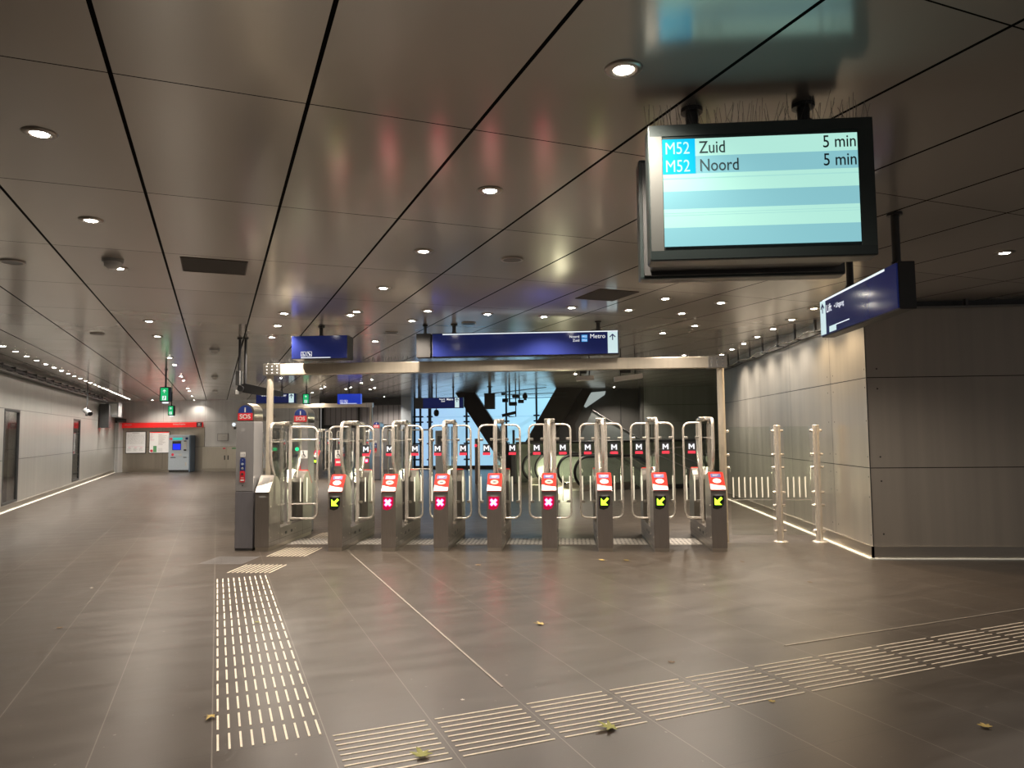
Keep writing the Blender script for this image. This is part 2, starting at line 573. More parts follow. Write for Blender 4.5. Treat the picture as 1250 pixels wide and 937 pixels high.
def put(name, me, parent, loc=None):
    o = bpy.data.objects.new(name, me)
    COL.objects.link(o)
    o.parent = parent
    if loc is not None:
        o.location = loc
    return o


def thing(name, label, cat, loc=(0, 0, 0), rotz=0.0, group=None):
    o = bpy.data.objects.new(name, None)
    COL.objects.link(o)
    o.empty_display_size = .1
    o.location = loc
    o.rotation_euler = (0, 0, rotz)
    tag(o, label, cat, group)
    return o


def tag(o, label, cat, group=None):
    o['label'] = label
    o['category'] = cat
    if group:
        o['group'] = group
    return o


def struct(name, mb):
    o = mb.build(name)
    o['kind'] = 'structure'
    return o


def dup(root, loc, label, rotz=None, group=None):
    r = root.copy()
    COL.objects.link(r)
    r.location = loc
    if rotz is not None:
        r.rotation_euler = (0, 0, rotz)
    r['label'] = label
    if group:
        r['group'] = group
    for ch in list(root.children):
        c = ch.copy()
        COL.objects.link(c)
        c.parent = r
        for g in list(ch.children):
            k = g.copy()
            COL.objects.link(k)
            k.parent = c
    return r


def arc(c, u, w, r, a0, a1, n):
    c, u, w = Vector(c), Vector(u), Vector(w)
    return [c + u * (r * math.cos(a0 + (a1 - a0) * i / n)) + w * (r * math.sin(a0 + (a1 - a0) * i / n)) for i in range(n + 1)]


X, Y, Z = Vector((1, 0, 0)), Vector((0, 1, 0)), Vector((0, 0, 1))
ORD = ['first', 'second', 'third', 'fourth', 'fifth', 'sixth', 'seventh', 'eighth', 'ninth', 'tenth', 'eleventh', 'twelfth',
       'thirteenth', 'fourteenth', 'fifteenth', 'sixteenth', 'seventeenth', 'eighteenth', 'nineteenth', 'twentieth',
       'twenty-first', 'twenty-second', 'twenty-third', 'twenty-fourth', 'twenty-fifth', 'twenty-sixth', 'twenty-seventh', 'twenty-eighth', 'twenty-ninth', 'thirtieth']

# ================================================================== SETTING
HT0, HT1, HD0, HD1 = 10.3, 18.0, 17.35, 21.55        # escalator well


def grid_slab(mb, t0, t1, d0, d1, z0, z1, m):
    p = [A(t0, d0, z0), A(t1, d0, z0), A(t1, d1, z0), A(t0, d1, z0)]
    mb.prism(p, (0, 0, z1 - z0), m)


fl = MB()
for q in ((-4.6, 18, -8, HD0), (-4.6, HT0, HD0, HD1), (-4.6, 18, HD1, 41)):
    grid_slab(fl, q[0], q[1], q[2], q[3], -.12, 0, 'floor')
struct('floor', fl)
ce = MB()
grid_slab(ce, -4.6, 18, -8, 41, H, H + .1, 'ceiling')
struct('ceiling', ce)

# left wall with two glazed slots
wl = MB()
for (d0, d1, z0, z1) in ((-8, 18.56, 0, H), (18.56, 19.87, 0, .14), (18.56, 19.87, 2.23, H), (19.87, 26.68, 0, H), (26.68, 27.95, 0, .18),
                         (26.68, 27.95, 2.19, H), (27.95, 37.3, 0, H)):
    grid_slab(wl, -4.45, -4.25, d0, d1, z0, z1, 'wall_left')
for d in (23.3, 30.9, 34.6, 15.2):                    # upright joints of the top row
    for (a, b) in ((2.245, H),):
        mb = wl
        mb.prism([A(-4.2495, d - .006, a), A(-4.2495, d + .006, a), A(-4.2495, d + .006, b), A(-4.2495, d - .006, b)], A(.0004, 0, 0), 'black')
struct('wall_left', wl)
bl = MB()
grid_slab(bl, -4.25, -4.225, -8, 37.3, 0, .13, 'plinth')
struct('baseboard_left', bl)
tl = MB()
grid_slab(tl, -4.225, -4.19, -8, 37.3, 0, .012, 'stripe')  # floor gleam along the baseboard, put in as a pale strip
struct('painted_gleam_1', tl)

for n, (d0, d1, z0, z1) in enumerate(((18.56, 19.87, .14, 2.23), (26.68, 27.95, .18, 2.19)), 1):
    w = MB()
    for (a, b, c, e) in ((d0, d0 + .05, z0, z1), (d1 - .05, d1, z0, z1), (d0, d1, z0, z0 + .05), (d0, d1, z1 - .05, z1)):
        p = [A(-4.30, a, c), A(-4.24, a, c), A(-4.24, b, c), A(-4.30, b, c)]
        w.prism(p, (0, 0, e - c), 'charcoal')
    o = struct('window_%d' % n, w)
    g = MB()
    g.prism([A(-4.275, d0 + .05, z0 + .05), A(-4.268, d0 + .05, z0 + .05), A(-4.268, d1 - .05, z0 + .05), A(-4.275, d1 - .05, z0 + .05)], (0, 0, z1 - z0 - .1), 'vitrine_glass')
    g.build('pane', o)
    k = MB()
    m_ = 'refl_grey' if n == 1 else 'refl_pale'  # recess back glows in place of the hall mirrored in the glass
    grid_slab(k, -4.75, -4.70, d0 - .1, d1 + .1, z0 - .05, z1 + .05, m_)
    grid_slab(k, -4.70, -4.45, d0 - .02, d0, z0, z1, 'charcoal')
    grid_slab(k, -4.70, -4.45, d1, d1 + .02, z0, z1, 'charcoal')
    k.build('recess', o)
    if n == 1:  # mirrored red band, exit sign and pale surfaces painted as glowing plates
        k = MB()
        grid_slab(k, -4.66, -4.63, d0 + .25, d1, 1.72, 1.94, 'red_band')
        grid_slab(k, -4.66, -4.62, d0 + .1, d1, .95, 1.7, 'refl_pale')
        grid_slab(k, -4.62, -4.55, d0 + .75, d1 - .15, .95, 1.45, 'white')
        grid_slab(k, -4.66, -4.60, d0 + .2, d1 - .1, .2, .8, 'dark_grey')
        k.build('painted_reflection', o)
        k = MB()
        grid_slab(k, -4.62, -4.60, d0 + .28, d0 + .52, 2.07, 2.17, 'green_lamp')
        k.build('exit_reflection', o)
    else:
        k = MB()
        grid_slab(k, -4.66, -4.63, d0, d1, 1.80, 2.12, glow('plum_reflection', (.30, .08, .22, 1), .5))  # purple reflection in the glass painted as a glowing plate
        for zz in (.42, .62, 1.02, 1.72):
            grid_slab(k, -4.28, -4.27, d0 + .05, d1 - .05, zz, zz + .03, 'charcoal')
        k.build('painted_reflection', o)
        k = MB()
        cc = A(-4.60, (d0 + d1) / 2 + .05, 1.36)
        k.tube(arc(cc, A(0, 1), Z, .26, 0, 2 * PI, 28), .03, 'strip_white', 8)  # bright ring mirrored in the glass, painted as a glowing tube
        k.build('ring_reflection', o)

# back wall, left part, with pilaster, then the shutter and a pale pier
wb = MB()
wb.box((-20.6, 31.5, 0), (-10.95, 31.7, H), 'wall_back')
wb.box((-20.02, 31.485, .14), (-16.2, 31.5, 1.99), 'wall_lower')
struct('wall_back', wb)
pw = MB()
pw.box((-20.6, 31.15, 0), (-20.02, 31.5, H), 'wall_back')
struct('wall_pilaster', pw)
bb = MB()
bb.box((-20.0, 31.47, 0), (-10.95, 31.5, .14), 'plinth')
struct('baseboard_back', bb)
sh = MB()
sh.box((-10.95, 31.9, 0), (-7.2, 32.05, 2.9), 'shutter')
sh.box((-10.95, 31.55, 2.88), (-7.2, 32.05, H), 'charcoal')
sh.box((-10.95, 31.86, 1.88), (-7.2, 31.9, 2.02), 'charcoal')
for x_ in (-10.95, -9.3, -7.3):
    sh.box((x_, 31.84, 0), (x_ + .1, 31.9, 2.88), 'charcoal')
struct('door_1', sh)
pr = MB()
pr.box((-7.2, 31.3, 0), (-6.75, 32.05, H), simple('pale_pier', (.46, .52, .58), .4, 0, .05))
struct('wall_pier', pr)
bw = MB()
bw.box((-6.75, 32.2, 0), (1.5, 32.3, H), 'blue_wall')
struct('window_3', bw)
bs = MB()
bs.box((-6.75, 32.05, 0), (1.5, 32.2, .16), 'charcoal')
struct('baseboard_far', bs)

# right hand block with the corner
wr = MB()
wr.box((3.77, 9.372, 0), (4.0, 17.55, H), 'wall_right')
for (yy, a, b) in ((9.42, .3, 3.1), (10.50, .3, 3.1), (10.72, .3, 3.1)):
    for zz in (.28, .75, 1.0, 1.25, 1.7, 2.12, 2.35, 2.9):
        wr.disc((3.7695, yy, zz), (0, -1, 0), Z, .011, .011, 'charcoal', 8)
struct('wall_right', wr)
wf = MB()
wf.box((3.776, 9.365, 0), (11.0, 9.6, 3.12), 'wall_front')
for zz in (.30, .95, 1.25, 2.1, 2.35, 2.95):
    wf.disc((3.90, 9.3645, zz), X, Z, .011, .011, 'charcoal', 8)
wf.box((3.767, 9.362, 0), (3.777, 9.3715, 3.12), 'charcoal')
wf.box((3.85, 9.45, 3.1), (11.0, 9.6, H), 'charcoal')
struct('wall_side', wf)
rb = MB()
rb.box((3.745, 9.34, 0), (3.77, 17.55, .15), 'plinth')
rb.box((3.745, 9.34, 0), (11.0, 9.365, .15), 'plinth')
struct('baseboard_right', rb)
tr = MB()
tr.box((3.71, 9.31, 0), (3.745, 17.55, .012), 'stripe')  # pale strip put in for the gleam at the foot of the wall
tr.box((3.71, 9.31, 0), (11.0, 9.34, .012), 'stripe')
struct('painted_gleam_2', tr)
wg = MB()
wg.box((3.77, 17.55, 0), (5.6, 17.65, H), 'void')
wg.box((5.5, 17.6, 0), (5.6, 28, H), 'void')
struct('wall_return', wg)
# dark walls round the escalators
wd = MB()
wd.box((-.35, 27.6, 0), (2.85, 27.75, H), 'void')
for x_ in (.95, 2.05):
    wd.box((x_, 27.57, 0), (x_ + .05, 27.6, 2.75), 'charcoal')
wd.box((1.5, 27.55, 1.75), (2.05, 27.58, 1.79), 'grey')
struct('wall_dark', wd)
wp = MB()
wp.box((2.85, 26.6, 0), (5.6, 26.75, H), 'dark_panel')
wp.box((2.75, 26.6, 0), (2.85, 27.75, H), 'void')
struct('wall_far', wp)
# the escalator well below the floor
ew = MB()
grid_slab(ew, HT0 - .1, HT1, HD0 - .1, HD0, -3.2, -.12, 'void')
grid_slab(ew, HT0 - .1, HT1, HD1, HD1 + .1, -3.2, -.12, 'void')
grid_slab(ew, HT0 - .1, HT0, HD0, HD1, -3.2, -.12, 'void')
grid_slab(ew, HT1, HT1 + .1, HD0, HD1, -3.2, -.12, 'void')
grid_slab(ew, HT0 - .1, HT1 + .1, HD0 - .1, HD1 + .1, -3.3, -3.2, 'void')
struct('wall_well', ew)

# ================================================================== FLOOR FURNISHING
def ribs_mesh(rects, m='rib', hgt=.003):
    mb = MB()
    for q in rects:
        mb.prism(q, (0, 0, hgt), m)
    return mb


# dashed guidance strip along the hall
rc = []
for c in range(10):
    t = .028 + c * .0565
    for r in range(17):
        d = 4.085 + r * .2845
        rc.append([A(t - .0055, d, .0), A(t + .0055, d, .0), A(t + .0055, d + .215, .0), A(t - .0055, d + .215, .0)])
tag(ribs_mesh(rc).build('tactile_strip'), 'long strip of cream dashes running up the floor toward the gates', 'tactile paving')
# cross strip: blocks of nine long ribs
for i in range(10):
    t0 = .594 + i * .5615
    rc = []
    for k in range(9):
        d = 3.53 + k * .0635
        rc.append([A(t0, d - .0055), A(t0 + .505, d - .0055), A(t0 + .505, d + .0055), A(t0, d + .0055)])
    where = ['next to the foot of the dashed strip', 'second along from the dashed strip', 'third along, touched by the big green leaf',
             'fourth along from the dashed strip', 'fifth along from the dashed strip', 'sixth along from the dashed strip', 'seventh along from the dashed strip',
             'eighth along from the dashed strip', 'ninth along from the dashed strip', 'last before the picture edge'][i]
    tag(ribs_mesh(rc).build('tactile_block'), 'ribbed block of the crossing floor strip, ' + where, 'tactile paving', 'ribbed blocks of the crossing strip')
# slanted blocks in front of and inside the wide lane
for (y0, y1, lab) in ((8.31, 8.84, 'block of slanting cream ribs between dashed strip and wide gate'), (9.43, 10.14, 'block of slanting cream ribs at the entrance of the wide gate lane'),
                      (11.05, 11.7, 'block of slanting cream ribs behind the wide gate lane')):
    rc = []
    for k in range(10):
        x = -3.97 + k * .0555
        rc.append([(x - .0045, y0, 0), (x + .0045, y0, 0), (x + .0045, y1, 0), (x - .0045, y1, 0)])
    tag(ribs_mesh(rc).build('tactile_block'), lab, 'tactile paving', 'ribbed blocks at the wide lane')
st = MB()
for i in range(18):
    for j in range(18):
        x, y = -4.60 + i * .0315, 8.87 + j * .0315
        st.box((x - .0065, y - .0065, 0), (x + .0065, y + .0065, .004), 'rib_grey')
tag(st.build('tactile_block'), 'square patch of grey studs on the floor before the tall help pillar', 'tactile paving')
GX = [-4.222, -3.186, -2.441, -1.717, -.985, -.241, .507, 1.249, 2.005]
M['threshold'] = simple('threshold_steel', (.46, .43, .39), .45, .7, .2, 60)
for i in range(8):
    th = MB()
    x0, x1 = GX[i] + .115, GX[i + 1] - .115
    th.box((x0, 10.46, 0), (x1, 11.05, .004), 'threshold')
    n = int((x1 - x0) / .06)
    for p in range(n):
        for j in range(5):
            x, y = x0 + .03 + p * .06, 10.52 + j * .12
            th.box((x - .012, y - .02, .004), (x + .012, y + .02, .006), 'charcoal')
    tag(th.build('threshold_strip'), 'dotted steel floor strip between the %s and %s gates from the left' % (ORD[i], ORD[i + 1]), 'floor strip', 'dotted strips in the gate lanes')


def floor_bar(t0, d0, t1, d1, w, name, label):
    p, q = A(t0, d0), A(t1, d1)
    n = (q - p).normalized().cross(Z) * (w / 2)
    mb = MB().prism([p - n, p + n, q + n, q - n], (0, 0, .004), simple(name + '_metal', (.30, .27, .235), .4, .6, .25, 30))
    tag(mb.build(name), label, 'floor profile')


floor_bar(1.69, 4.36, 1.69, 9.9, .014, 'expansion_profile', 'thin metal floor profile running from the third gate toward the viewer')
floor_bar(3.93, 4.33, 8.6, 4.33, .016, 'expansion_profile', 'thin metal floor profile beside the ribbed crossing strip')


def maple(size, m, rnd):
    pts = []
    lobes = [(0, 1.0), (52, .82), (104, .62), (150, .38), (-150, .38), (-104, .62), (-52, .82)]
    lobes.sort(key=lambda q: q[0])
    for i, (a, r) in enumerate(lobes):
        a2 = lobes[(i + 1) % 7][0] + (360 if i == 6 else 0)
        for da, k in ((-11, .62), (0, 1.0), (11, .62)):
            an = math.radians(a + da)
            pts.append((math.sin(an) * r * k * size, math.cos(an) * r * k * size))
        an = math.radians((a + a2) / 2)
        pts.append((math.sin(an) * .30 * size, math.cos(an) * .30 * size))
    mb = MB()
    pts = [(x * 1.3, y * 1.3) for x, y in pts]
    n = len(pts)
    rim = [Vector((x, y, .004 + abs(math.sin(3 * math.atan2(x, y) + rnd)) * .22 * size * math.hypot(x, y) / size)) for x, y in pts]
    vs = [Vector((0, 0, .005))] + rim
    vs2 = [v + Vector((0, 0, .0015)) for v in vs]
    mb.add(vs, [(0, 1 + (i + 1) % n, 1 + i) for i in range(n)], m, True)
    mb.add(vs2, [(0, 1 + i, 1 + (i + 1) % n) for i in range(n)], m, True)
    mb.tube([(0, -.2 * size, .006), (.05 * size, -.6 * size, .004), (.12 * size, -.95 * size, .006)], .02 * size, 'leaf_brown', 5)
    return mb


leaves = [
    (.214, 4.05, .075, 2.0, 'leaf_green', 'large olive green maple leaf lying across the ribbed crossing strip'),
    (-.732, 3.656, .065, .6, 'leaf_green', 'curled olive maple leaf on the ribbed block nearest the viewer'),
    (-.228, 6.158, .055, 1.7, 'leaf_yellow', 'yellow green leaf alone in the middle of the floor'),
    (-2.035, 4.091, .045, 3.1, 'leaf_yellow', 'small ochre leaf left of the dashed strip'),
    (-1.081, 8.825, .04, .3, 'leaf_brown', 'tiny brown leaf in front of the fourth gate'),
    (.434, 9.182, .045, 1.2, 'leaf_yellow', 'small yellow leaf in front of the seventh gate'),
    (.727, 9.186, .045, 2.7, 'leaf_yellow', 'small pale leaf between the seventh and eighth gates'),
    (2.12, 9.093, .03, 1.0, 'leaf_brown', 'tiny brown leaf in front of the rightmost gate'),
    (2.53, 7.90, .03, 1.0, 'leaf_brown', 'tiny brown scrap on the floor before the right wall corner'),
    (2.21, 4.145, .04, .1, 'leaf_yellow', 'small dry leaf near the right edge below the ribbed strip'),
    (.705, 5.184, .03, .1, 'leaf_brown', 'small dark scrap above the ribbed crossing strip'),
    (1.188, 4.475, .025, .1, 'leaf_yellow', 'tiny dry leaf just below the ribbed crossing strip'),
    (-4.265, 5.892, .03, .1, 'leaf_brown', 'tiny dark scrap far out on the left floor'),
    (-5.03, 7.44, .025, .9, 'litter', 'pale crumb of litter on the left floor near the wall'),
    (-2.657, 6.129, .028, .4, 'leaf_green', 'small green leaf lying on the dashed strip'),
    (-.641, 4.419, .016, .4, 'litter', 'white crumb of litter between floor profile and ribbed strip'),
    (1.409, 7.754, .016, .4, 'litter', 'white crumb of litter in the middle of the right floor'),
]
for (x, y, s, r, m, lab) in leaves:
    o = maple(s, m, r).build('fallen_leaf' if m != 'litter' else 'litter_scrap')
    o.location = (x, y, .006 if y < 4.2 else 0)
    o.rotation_euler = (0, 0, r)
    tag(o, lab, 'leaf' if m != 'litter' else 'litter')

# ================================================================== TICKET GATES
GW = .1


def fillet(pts, r, n=5, closed=False):
    """round the corners of a polyline"""
    P = [Vector(p) for p in pts]
    out = []
    L = len(P)
    for i in range(L):
        if not closed and i in (0, L - 1):
            out.append(P[i])
            continue
        a, b, c = P[i - 1], P[i], P[(i + 1) % L]
        u, w = (a - b), (c - b)
        k = min(r, u.length * .49, w.length * .49)
        p0, p1 = b + u.normalized() * k, b + w.normalized() * k
        for j in range(n + 1):
            s = j / n
            out.append((1 - s) ** 2 * p0 + 2 * s * (1 - s) * b + s * s * p1)
    return out


PROF = [(0, .05), (0, .805), (.175, 1.025), (.215, 1.03), (.30, 1.0), (.36, .94), (.395, .86), (.40, .76), (.40, .27),
        (1.30, .27), (1.30, .76), (1.305, .86), (1.34, .94), (1.40, 1.0), (1.485, 1.03), (1.525, 1.025), (1.70, .805), (1.70, .05)]
hm = MB()
hm.prism([(-GW, y, z) for y, z in PROF], (2 * GW, 0, 0), 'steel_dark')
hm.box((-GW + .006, .006, 0), (GW - .006, 1.694, .05), 'plinth')
# seams and fittings of the cheeks
for s in (-1, 1):
    x0 = s * (GW + .0006)
    for yy in (.40, 1.30):
        hm.box((min(x0, x0 - s * .001), yy - .002, .05), (max(x0, x0 - s * .001), yy + .002, .28), 'charcoal')
    hm.box((min(x0, x0 - s * .001), .01, .115), (max(x0, x0 - s * .001), 1.69, .119), 'charcoal')
hm.box((-GW + .004, -.001, .783), (GW - .004, .0, .787), 'charcoal')
bo = hm
for s in (-1, 1):
    for yy, zz in ((.06, .60), (.06, .18), (.46, .17), (.98, .19), (.33, .60), (1.62, .60), (1.62, .2), (.33, .20)):
        bo.cyl((s * GW, yy, zz), (s * (GW + .006), yy, zz), .010, 'steel', 10)
sl = hm
for s in (-1, 1):
    for yy in (.62, .84):
        pts = fillet([(s * GW, yy - .035, .155), (s * GW, yy + .035, .155), (s * GW, yy + .035, .195), (s * GW, yy - .035, .195)], .015, 3, True)
        sl.prism(pts, (s * .003, 0, 0), 'black')
HOUSING = hm.mesh('housing')
lo = MB()
lo.box((-.045, -.003, .735), (.045, 0, .755), 'grey')
NAMEPLATE = lo.mesh('name_plate')
# reader plate on the slope
SN = Vector((0, -.2198, .175)).normalized()          # outward normal of the slope
SU = Vector((0, .175, .22)).normalized()             # up the slope
S0 = Vector((0, 0, .805))


def slope(x, s, h):
    return S0 + X * x + SU * s + SN * h


def slope_plate(mb, x0, x1, s0, s1, h0, h1, m, r=0.012):
    pts = fillet([slope(x0, s0, h0), slope(x1, s0, h0), slope(x1, s1, h0), slope(x0, s1, h0)], r, 3, True)
    mb.prism(pts, SN * (h1 - h0), m)


rp = MB()
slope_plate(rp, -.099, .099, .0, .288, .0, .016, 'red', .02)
READER = rp.mesh('card_reader')
rw = MB()
slope_plate(rw, -.0985, .0985, .0005, .055, .0162, .019, 'white', .012)
pts = [slope(-.095, .056, .0165), slope(.095, .056, .0165), slope(.095, .062, .0165), slope(.02, .070, .0165), slope(-.04, .082, .0165), slope(-.095, .100, .0165)]
rw.prism(pts, SN * .002, 'white')
RIM = rw.mesh('white_lip')
rs = MB()
slope_plate(rs, -.072, .062, .200, .256, .0162, .0185, 'lcd', .004)
for k, zz in enumerate((.238, .222)):
    slope_plate(rs, -.045, .035 - .02 * k, zz, zz + .005, .0186, .0192, 'mid', .001)
SCREEN = rs.mesh('reader_screen')


def oval(m, m2):
    mb = MB()
    pts = [slope(math.cos(a) * .055, .142 + math.sin(a) * .036, .0162) for a in [2 * PI * k / 24 for k in range(24)]]
    mb.prism(pts, SN * .004, m)
    pts = [slope(math.cos(a) * .028, .142 + math.sin(a) * .012, .0203) for a in [2 * PI * k / 16 for k in range(16)]]
    mb.prism(pts, SN * .001, m2)
    return mb.mesh('card_target')


TARGET_ON, TARGET_OFF = oval('target_white', 'mid'), oval('target_grey', 'charcoal')
pl = MB()
slope_plate(pl, -.099, .099, .0, .288, .0, .008, 'steel', .02)
for k in range(9):
    slope_plate(pl, -.05, .05, .14 + k * .012, .145 + k * .012, .0081, .0086, 'grey', .001)
PLAIN = pl.mesh('blank_cover')


# status light: D-shaped window with a cross or an arrow
def status(kind):
    mb = MB()
    pts = [(-.076, -.002, .738), (-.076, -.002, .572), (-.02, -.002, .556), (.035, -.002, .575), (.062, -.002, .62), (.070, -.002, .67), (.068, -.002, .738)]
    mb.prism(pts, (0, .003, 0), 'led_black' if kind != 'x' else 'led_redglass')
    w = mb.mesh('status_window')
    s = MB()
    c = Vector((-.008, -.004, .660))
    if kind == 'x':
        for u, v in (((1, 0, 1), (1, 0, -1)), ((1, 0, -1), (1, 0, 1))):
            s.obox(c, Vector(u).normalized(), Vector(v).normalized(), Y, .056, .020, .0010, 'x_red')
            s.obox(c + Vector((0, -.001, 0)), Vector(u).normalized(), Vector(v).normalized(), Y, .050, .012, .0012, 'x_core')
    else:
        u, v = Vector((1, 0, 1)).normalized(), Vector((1, 0, -1)).normalized()
        s.obox(c + u * .012, u, v, Y, .058, .015, .0015, 'arrow_green')
        tip = c - u * .062
        s.prism([tip, tip + Vector((.092, 0, 0)), tip + Vector((.062, 0, .030)), tip + Vector((.030, 0, .062)), tip + Vector((0, 0, .092))], (0, .002, 0), 'arrow_green')
    return w, s.mesh('status_symbol')


ST = {'x': status('x'), 'arrow': status('arrow')}
# hoop rail: rises from the reader head, up over the housing and down to the rear head
path = fillet([(0, .43, .93), (0, .40, 1.02), (0, .265, 1.25), (0, .265, 1.765), (0, .80, 1.765)], .10, 6)
RAIL_F = MB().tube(path, .023, 'tube', 12).mesh('hoop_rail')
RAIL_R = MB().tube([(p.x, 1.70 - p.y, p.z) for p in path], .023, 'tube', 12).mesh('hoop_rail')
bk = MB()
bk.box((-.075, .78, 1.742), (.075, .92, 1.80), 'steel', .01)
bk.box((-.03, .74, 1.735), (.03, .96, 1.795), 'steel', .01)
BRACKET = bk.mesh('top_bracket')
po = MB()
for s in (-1, 1):
    po.cyl((s * .055, .85, .27), (s * .055, .85, 1.745), .017, 'tube', 12)
    po.box((s * .055 - .024, .82, .27), (s * .055 + .024, .88, .31), 'steel', .006)
POSTS = po.mesh('hinge_posts')
sg = MB()
sg.box((-.005, .285, .285), (.005, .79, 1.70), 'glass')
sg.box((-.005, .91, .285), (.005, 1.415, 1.70), 'glass')
SIDE_GLASS = sg.mesh('side_glass')
SIDE_BARS = []
for zz in (1.50, .57):
    sb_ = MB()
    sb_.cyl((0, .29, zz), (0, .80, zz), .008, 'tube', 8)
    sb_.cyl((0, .90, zz), (0, 1.41, zz), .008, 'tube', 8)
    SIDE_BARS.append(sb_.mesh('side_bar'))
LY = .85


def letter_m(mb, x, y, z, w, h, m):
    a, q = w / 2, w * .22
    mb.prism([(x - a, y, z), (x - a + q, y, z), (x - a + q, y, z + h), (x - a, y, z + h)], (0, .002, 0), m)
    mb.prism([(x + a - q, y, z), (x + a, y, z), (x + a, y, z + h), (x + a - q, y, z + h)], (0, .002, 0), m)
    mb.prism([(x - a + q, y, z + h), (x - a + q, y, z + h * .60), (x, y, z + h * .22), (x, y, z + h * .55)], (0, .002, 0), m)
    mb.prism([(x + a - q, y, z + h), (x, y, z + h * .55), (x, y, z + h * .22), (x + a - q, y, z + h * .60)], (0, .002, 0), m)


def leaf_parts(side, width, wide):
    s = side
    x0, x1 = s * .078, s * width
    fr = MB()
    loop = fillet([(x0, LY, 1.715), (x1, LY, 1.715), (x1, LY, .35), (x0, LY, .35)], .001, 1)
    pts = [Vector((x0, LY, .35)), Vector((x0, LY, 1.715))]
    outer = fillet([(x0, LY, 1.715), (x1, LY, 1.715), (x1, LY, .35), (x0, LY, .35)], .105, 7)
    fr.tube(outer, .0155, 'tube', 10)
    fr.tube([(x0, LY, .35), (x0, LY, 1.715)], .0155, 'tube', 10)
    gl = MB()
    pts = fillet([(x0 + s * .012, LY - .004, 1.69), (x1 - s * .028, LY - .004, 1.69), (x1 - s * .028, LY - .004, .375), (x0 + s * .012, LY - .004, .375)], .09, 5, True)
    gl.prism(pts, (0, .008, 0), 'glass')
    res = [('leaf_frame', fr.mesh('leaf_frame')), ('leaf_glass', gl.mesh('leaf_glass'))]
    if not wide:
        for zz in (1.50, .59):
            for xx in (x0 + s * .03, x1 - s * .035):
                c = MB()
                c.box((xx - .03, LY - .014, zz - .019), (xx + .03, LY + .014, zz + .019), 'steel', .008)
                res.append(('glass_clip', c.mesh('glass_clip')))
        xm = (x0 + x1) / 2
        k = MB()
        yy = LY - .007
        k.box((xm - .052, yy, 1.30), (xm + .052, yy + .002, 1.435), 'sticker_black')
        k.box((xm - .055, yy - .001, 1.272), (xm + .055, yy + .001, 1.310), 'sticker_red')
        letter_m(k, xm, yy - .003, 1.335, .084, .078, 'text_white')
        res.append(('line_sticker', k.mesh('line_sticker')))
        for xx in (xm - .005, xm + .095) if s > 0 else (xm - .085, xm + .03):
            b = MB()
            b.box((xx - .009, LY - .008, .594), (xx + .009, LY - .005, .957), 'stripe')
            res.append(('marking_bar', b.mesh('marking_bar')))
    else:
        for zz in (1.525, .565):
            b = MB().cyl((x0, LY, zz), (x1, LY, zz), .013, 'tube', 10)
            res.append(('cross_bar', b.mesh('cross_bar')))
        k = MB()
        xm = (x0 + x1) / 2
        yy = LY - .009
        k.box((xm - .055, yy, 1.245), (xm + .055, yy + .002, 1.365), 'white')
        k.disc((xm - .012, yy - .002, 1.345), X, Z, .011, .011, 'sticker_black', 12)
        k.obox((xm - .006, yy - .002, 1.312), (.2, 0, -1), (1, 0, .2), Y, .024, .006, .0005, 'sticker_black')
        k.obox((xm + .014, yy - .002, 1.286), (.6, 0, -1), (1, 0, .6), Y, .018, .005, .0005, 'sticker_black')
        k.tube(arc((xm - .008, yy - .002, 1.282), X, Z, .021, 1.6, 6.0, 14), .0035, 'sticker_black', 5)
        if s < 0:
            k.box((xm - .055, yy, 1.13), (xm + .055, yy + .002, 1.235), 'sticker_red')
            k.box((xm - .04, yy - .002, 1.17), (xm + .04, yy, 1.20), 'white')
        res.append(('wheelchair_sticker', k.mesh('wheelchair_sticker')))
        if s > 0:
            k = MB()
            k.cyl((xm - .11, yy, 1.385), (xm - .11, yy + .01, 1.385), .028, 'green_lamp', 14)
            res.append(('green_light', k.mesh('green_light')))
        for xx in (xm - .05, xm + .05):
            b = MB()
            b.box((xx - .009, LY - .008, .594), (xx + .009, LY - .005, .957), 'stripe')
            res.append(('marking_bar', b.mesh('marking_bar')))
    return res


LEAF = {('R', 0): leaf_parts(1, .305, False), ('L', 0): leaf_parts(-1, .305, False), ('R', 1): leaf_parts(1, .48, True), ('L', 1): leaf_parts(-1, .37, True)}


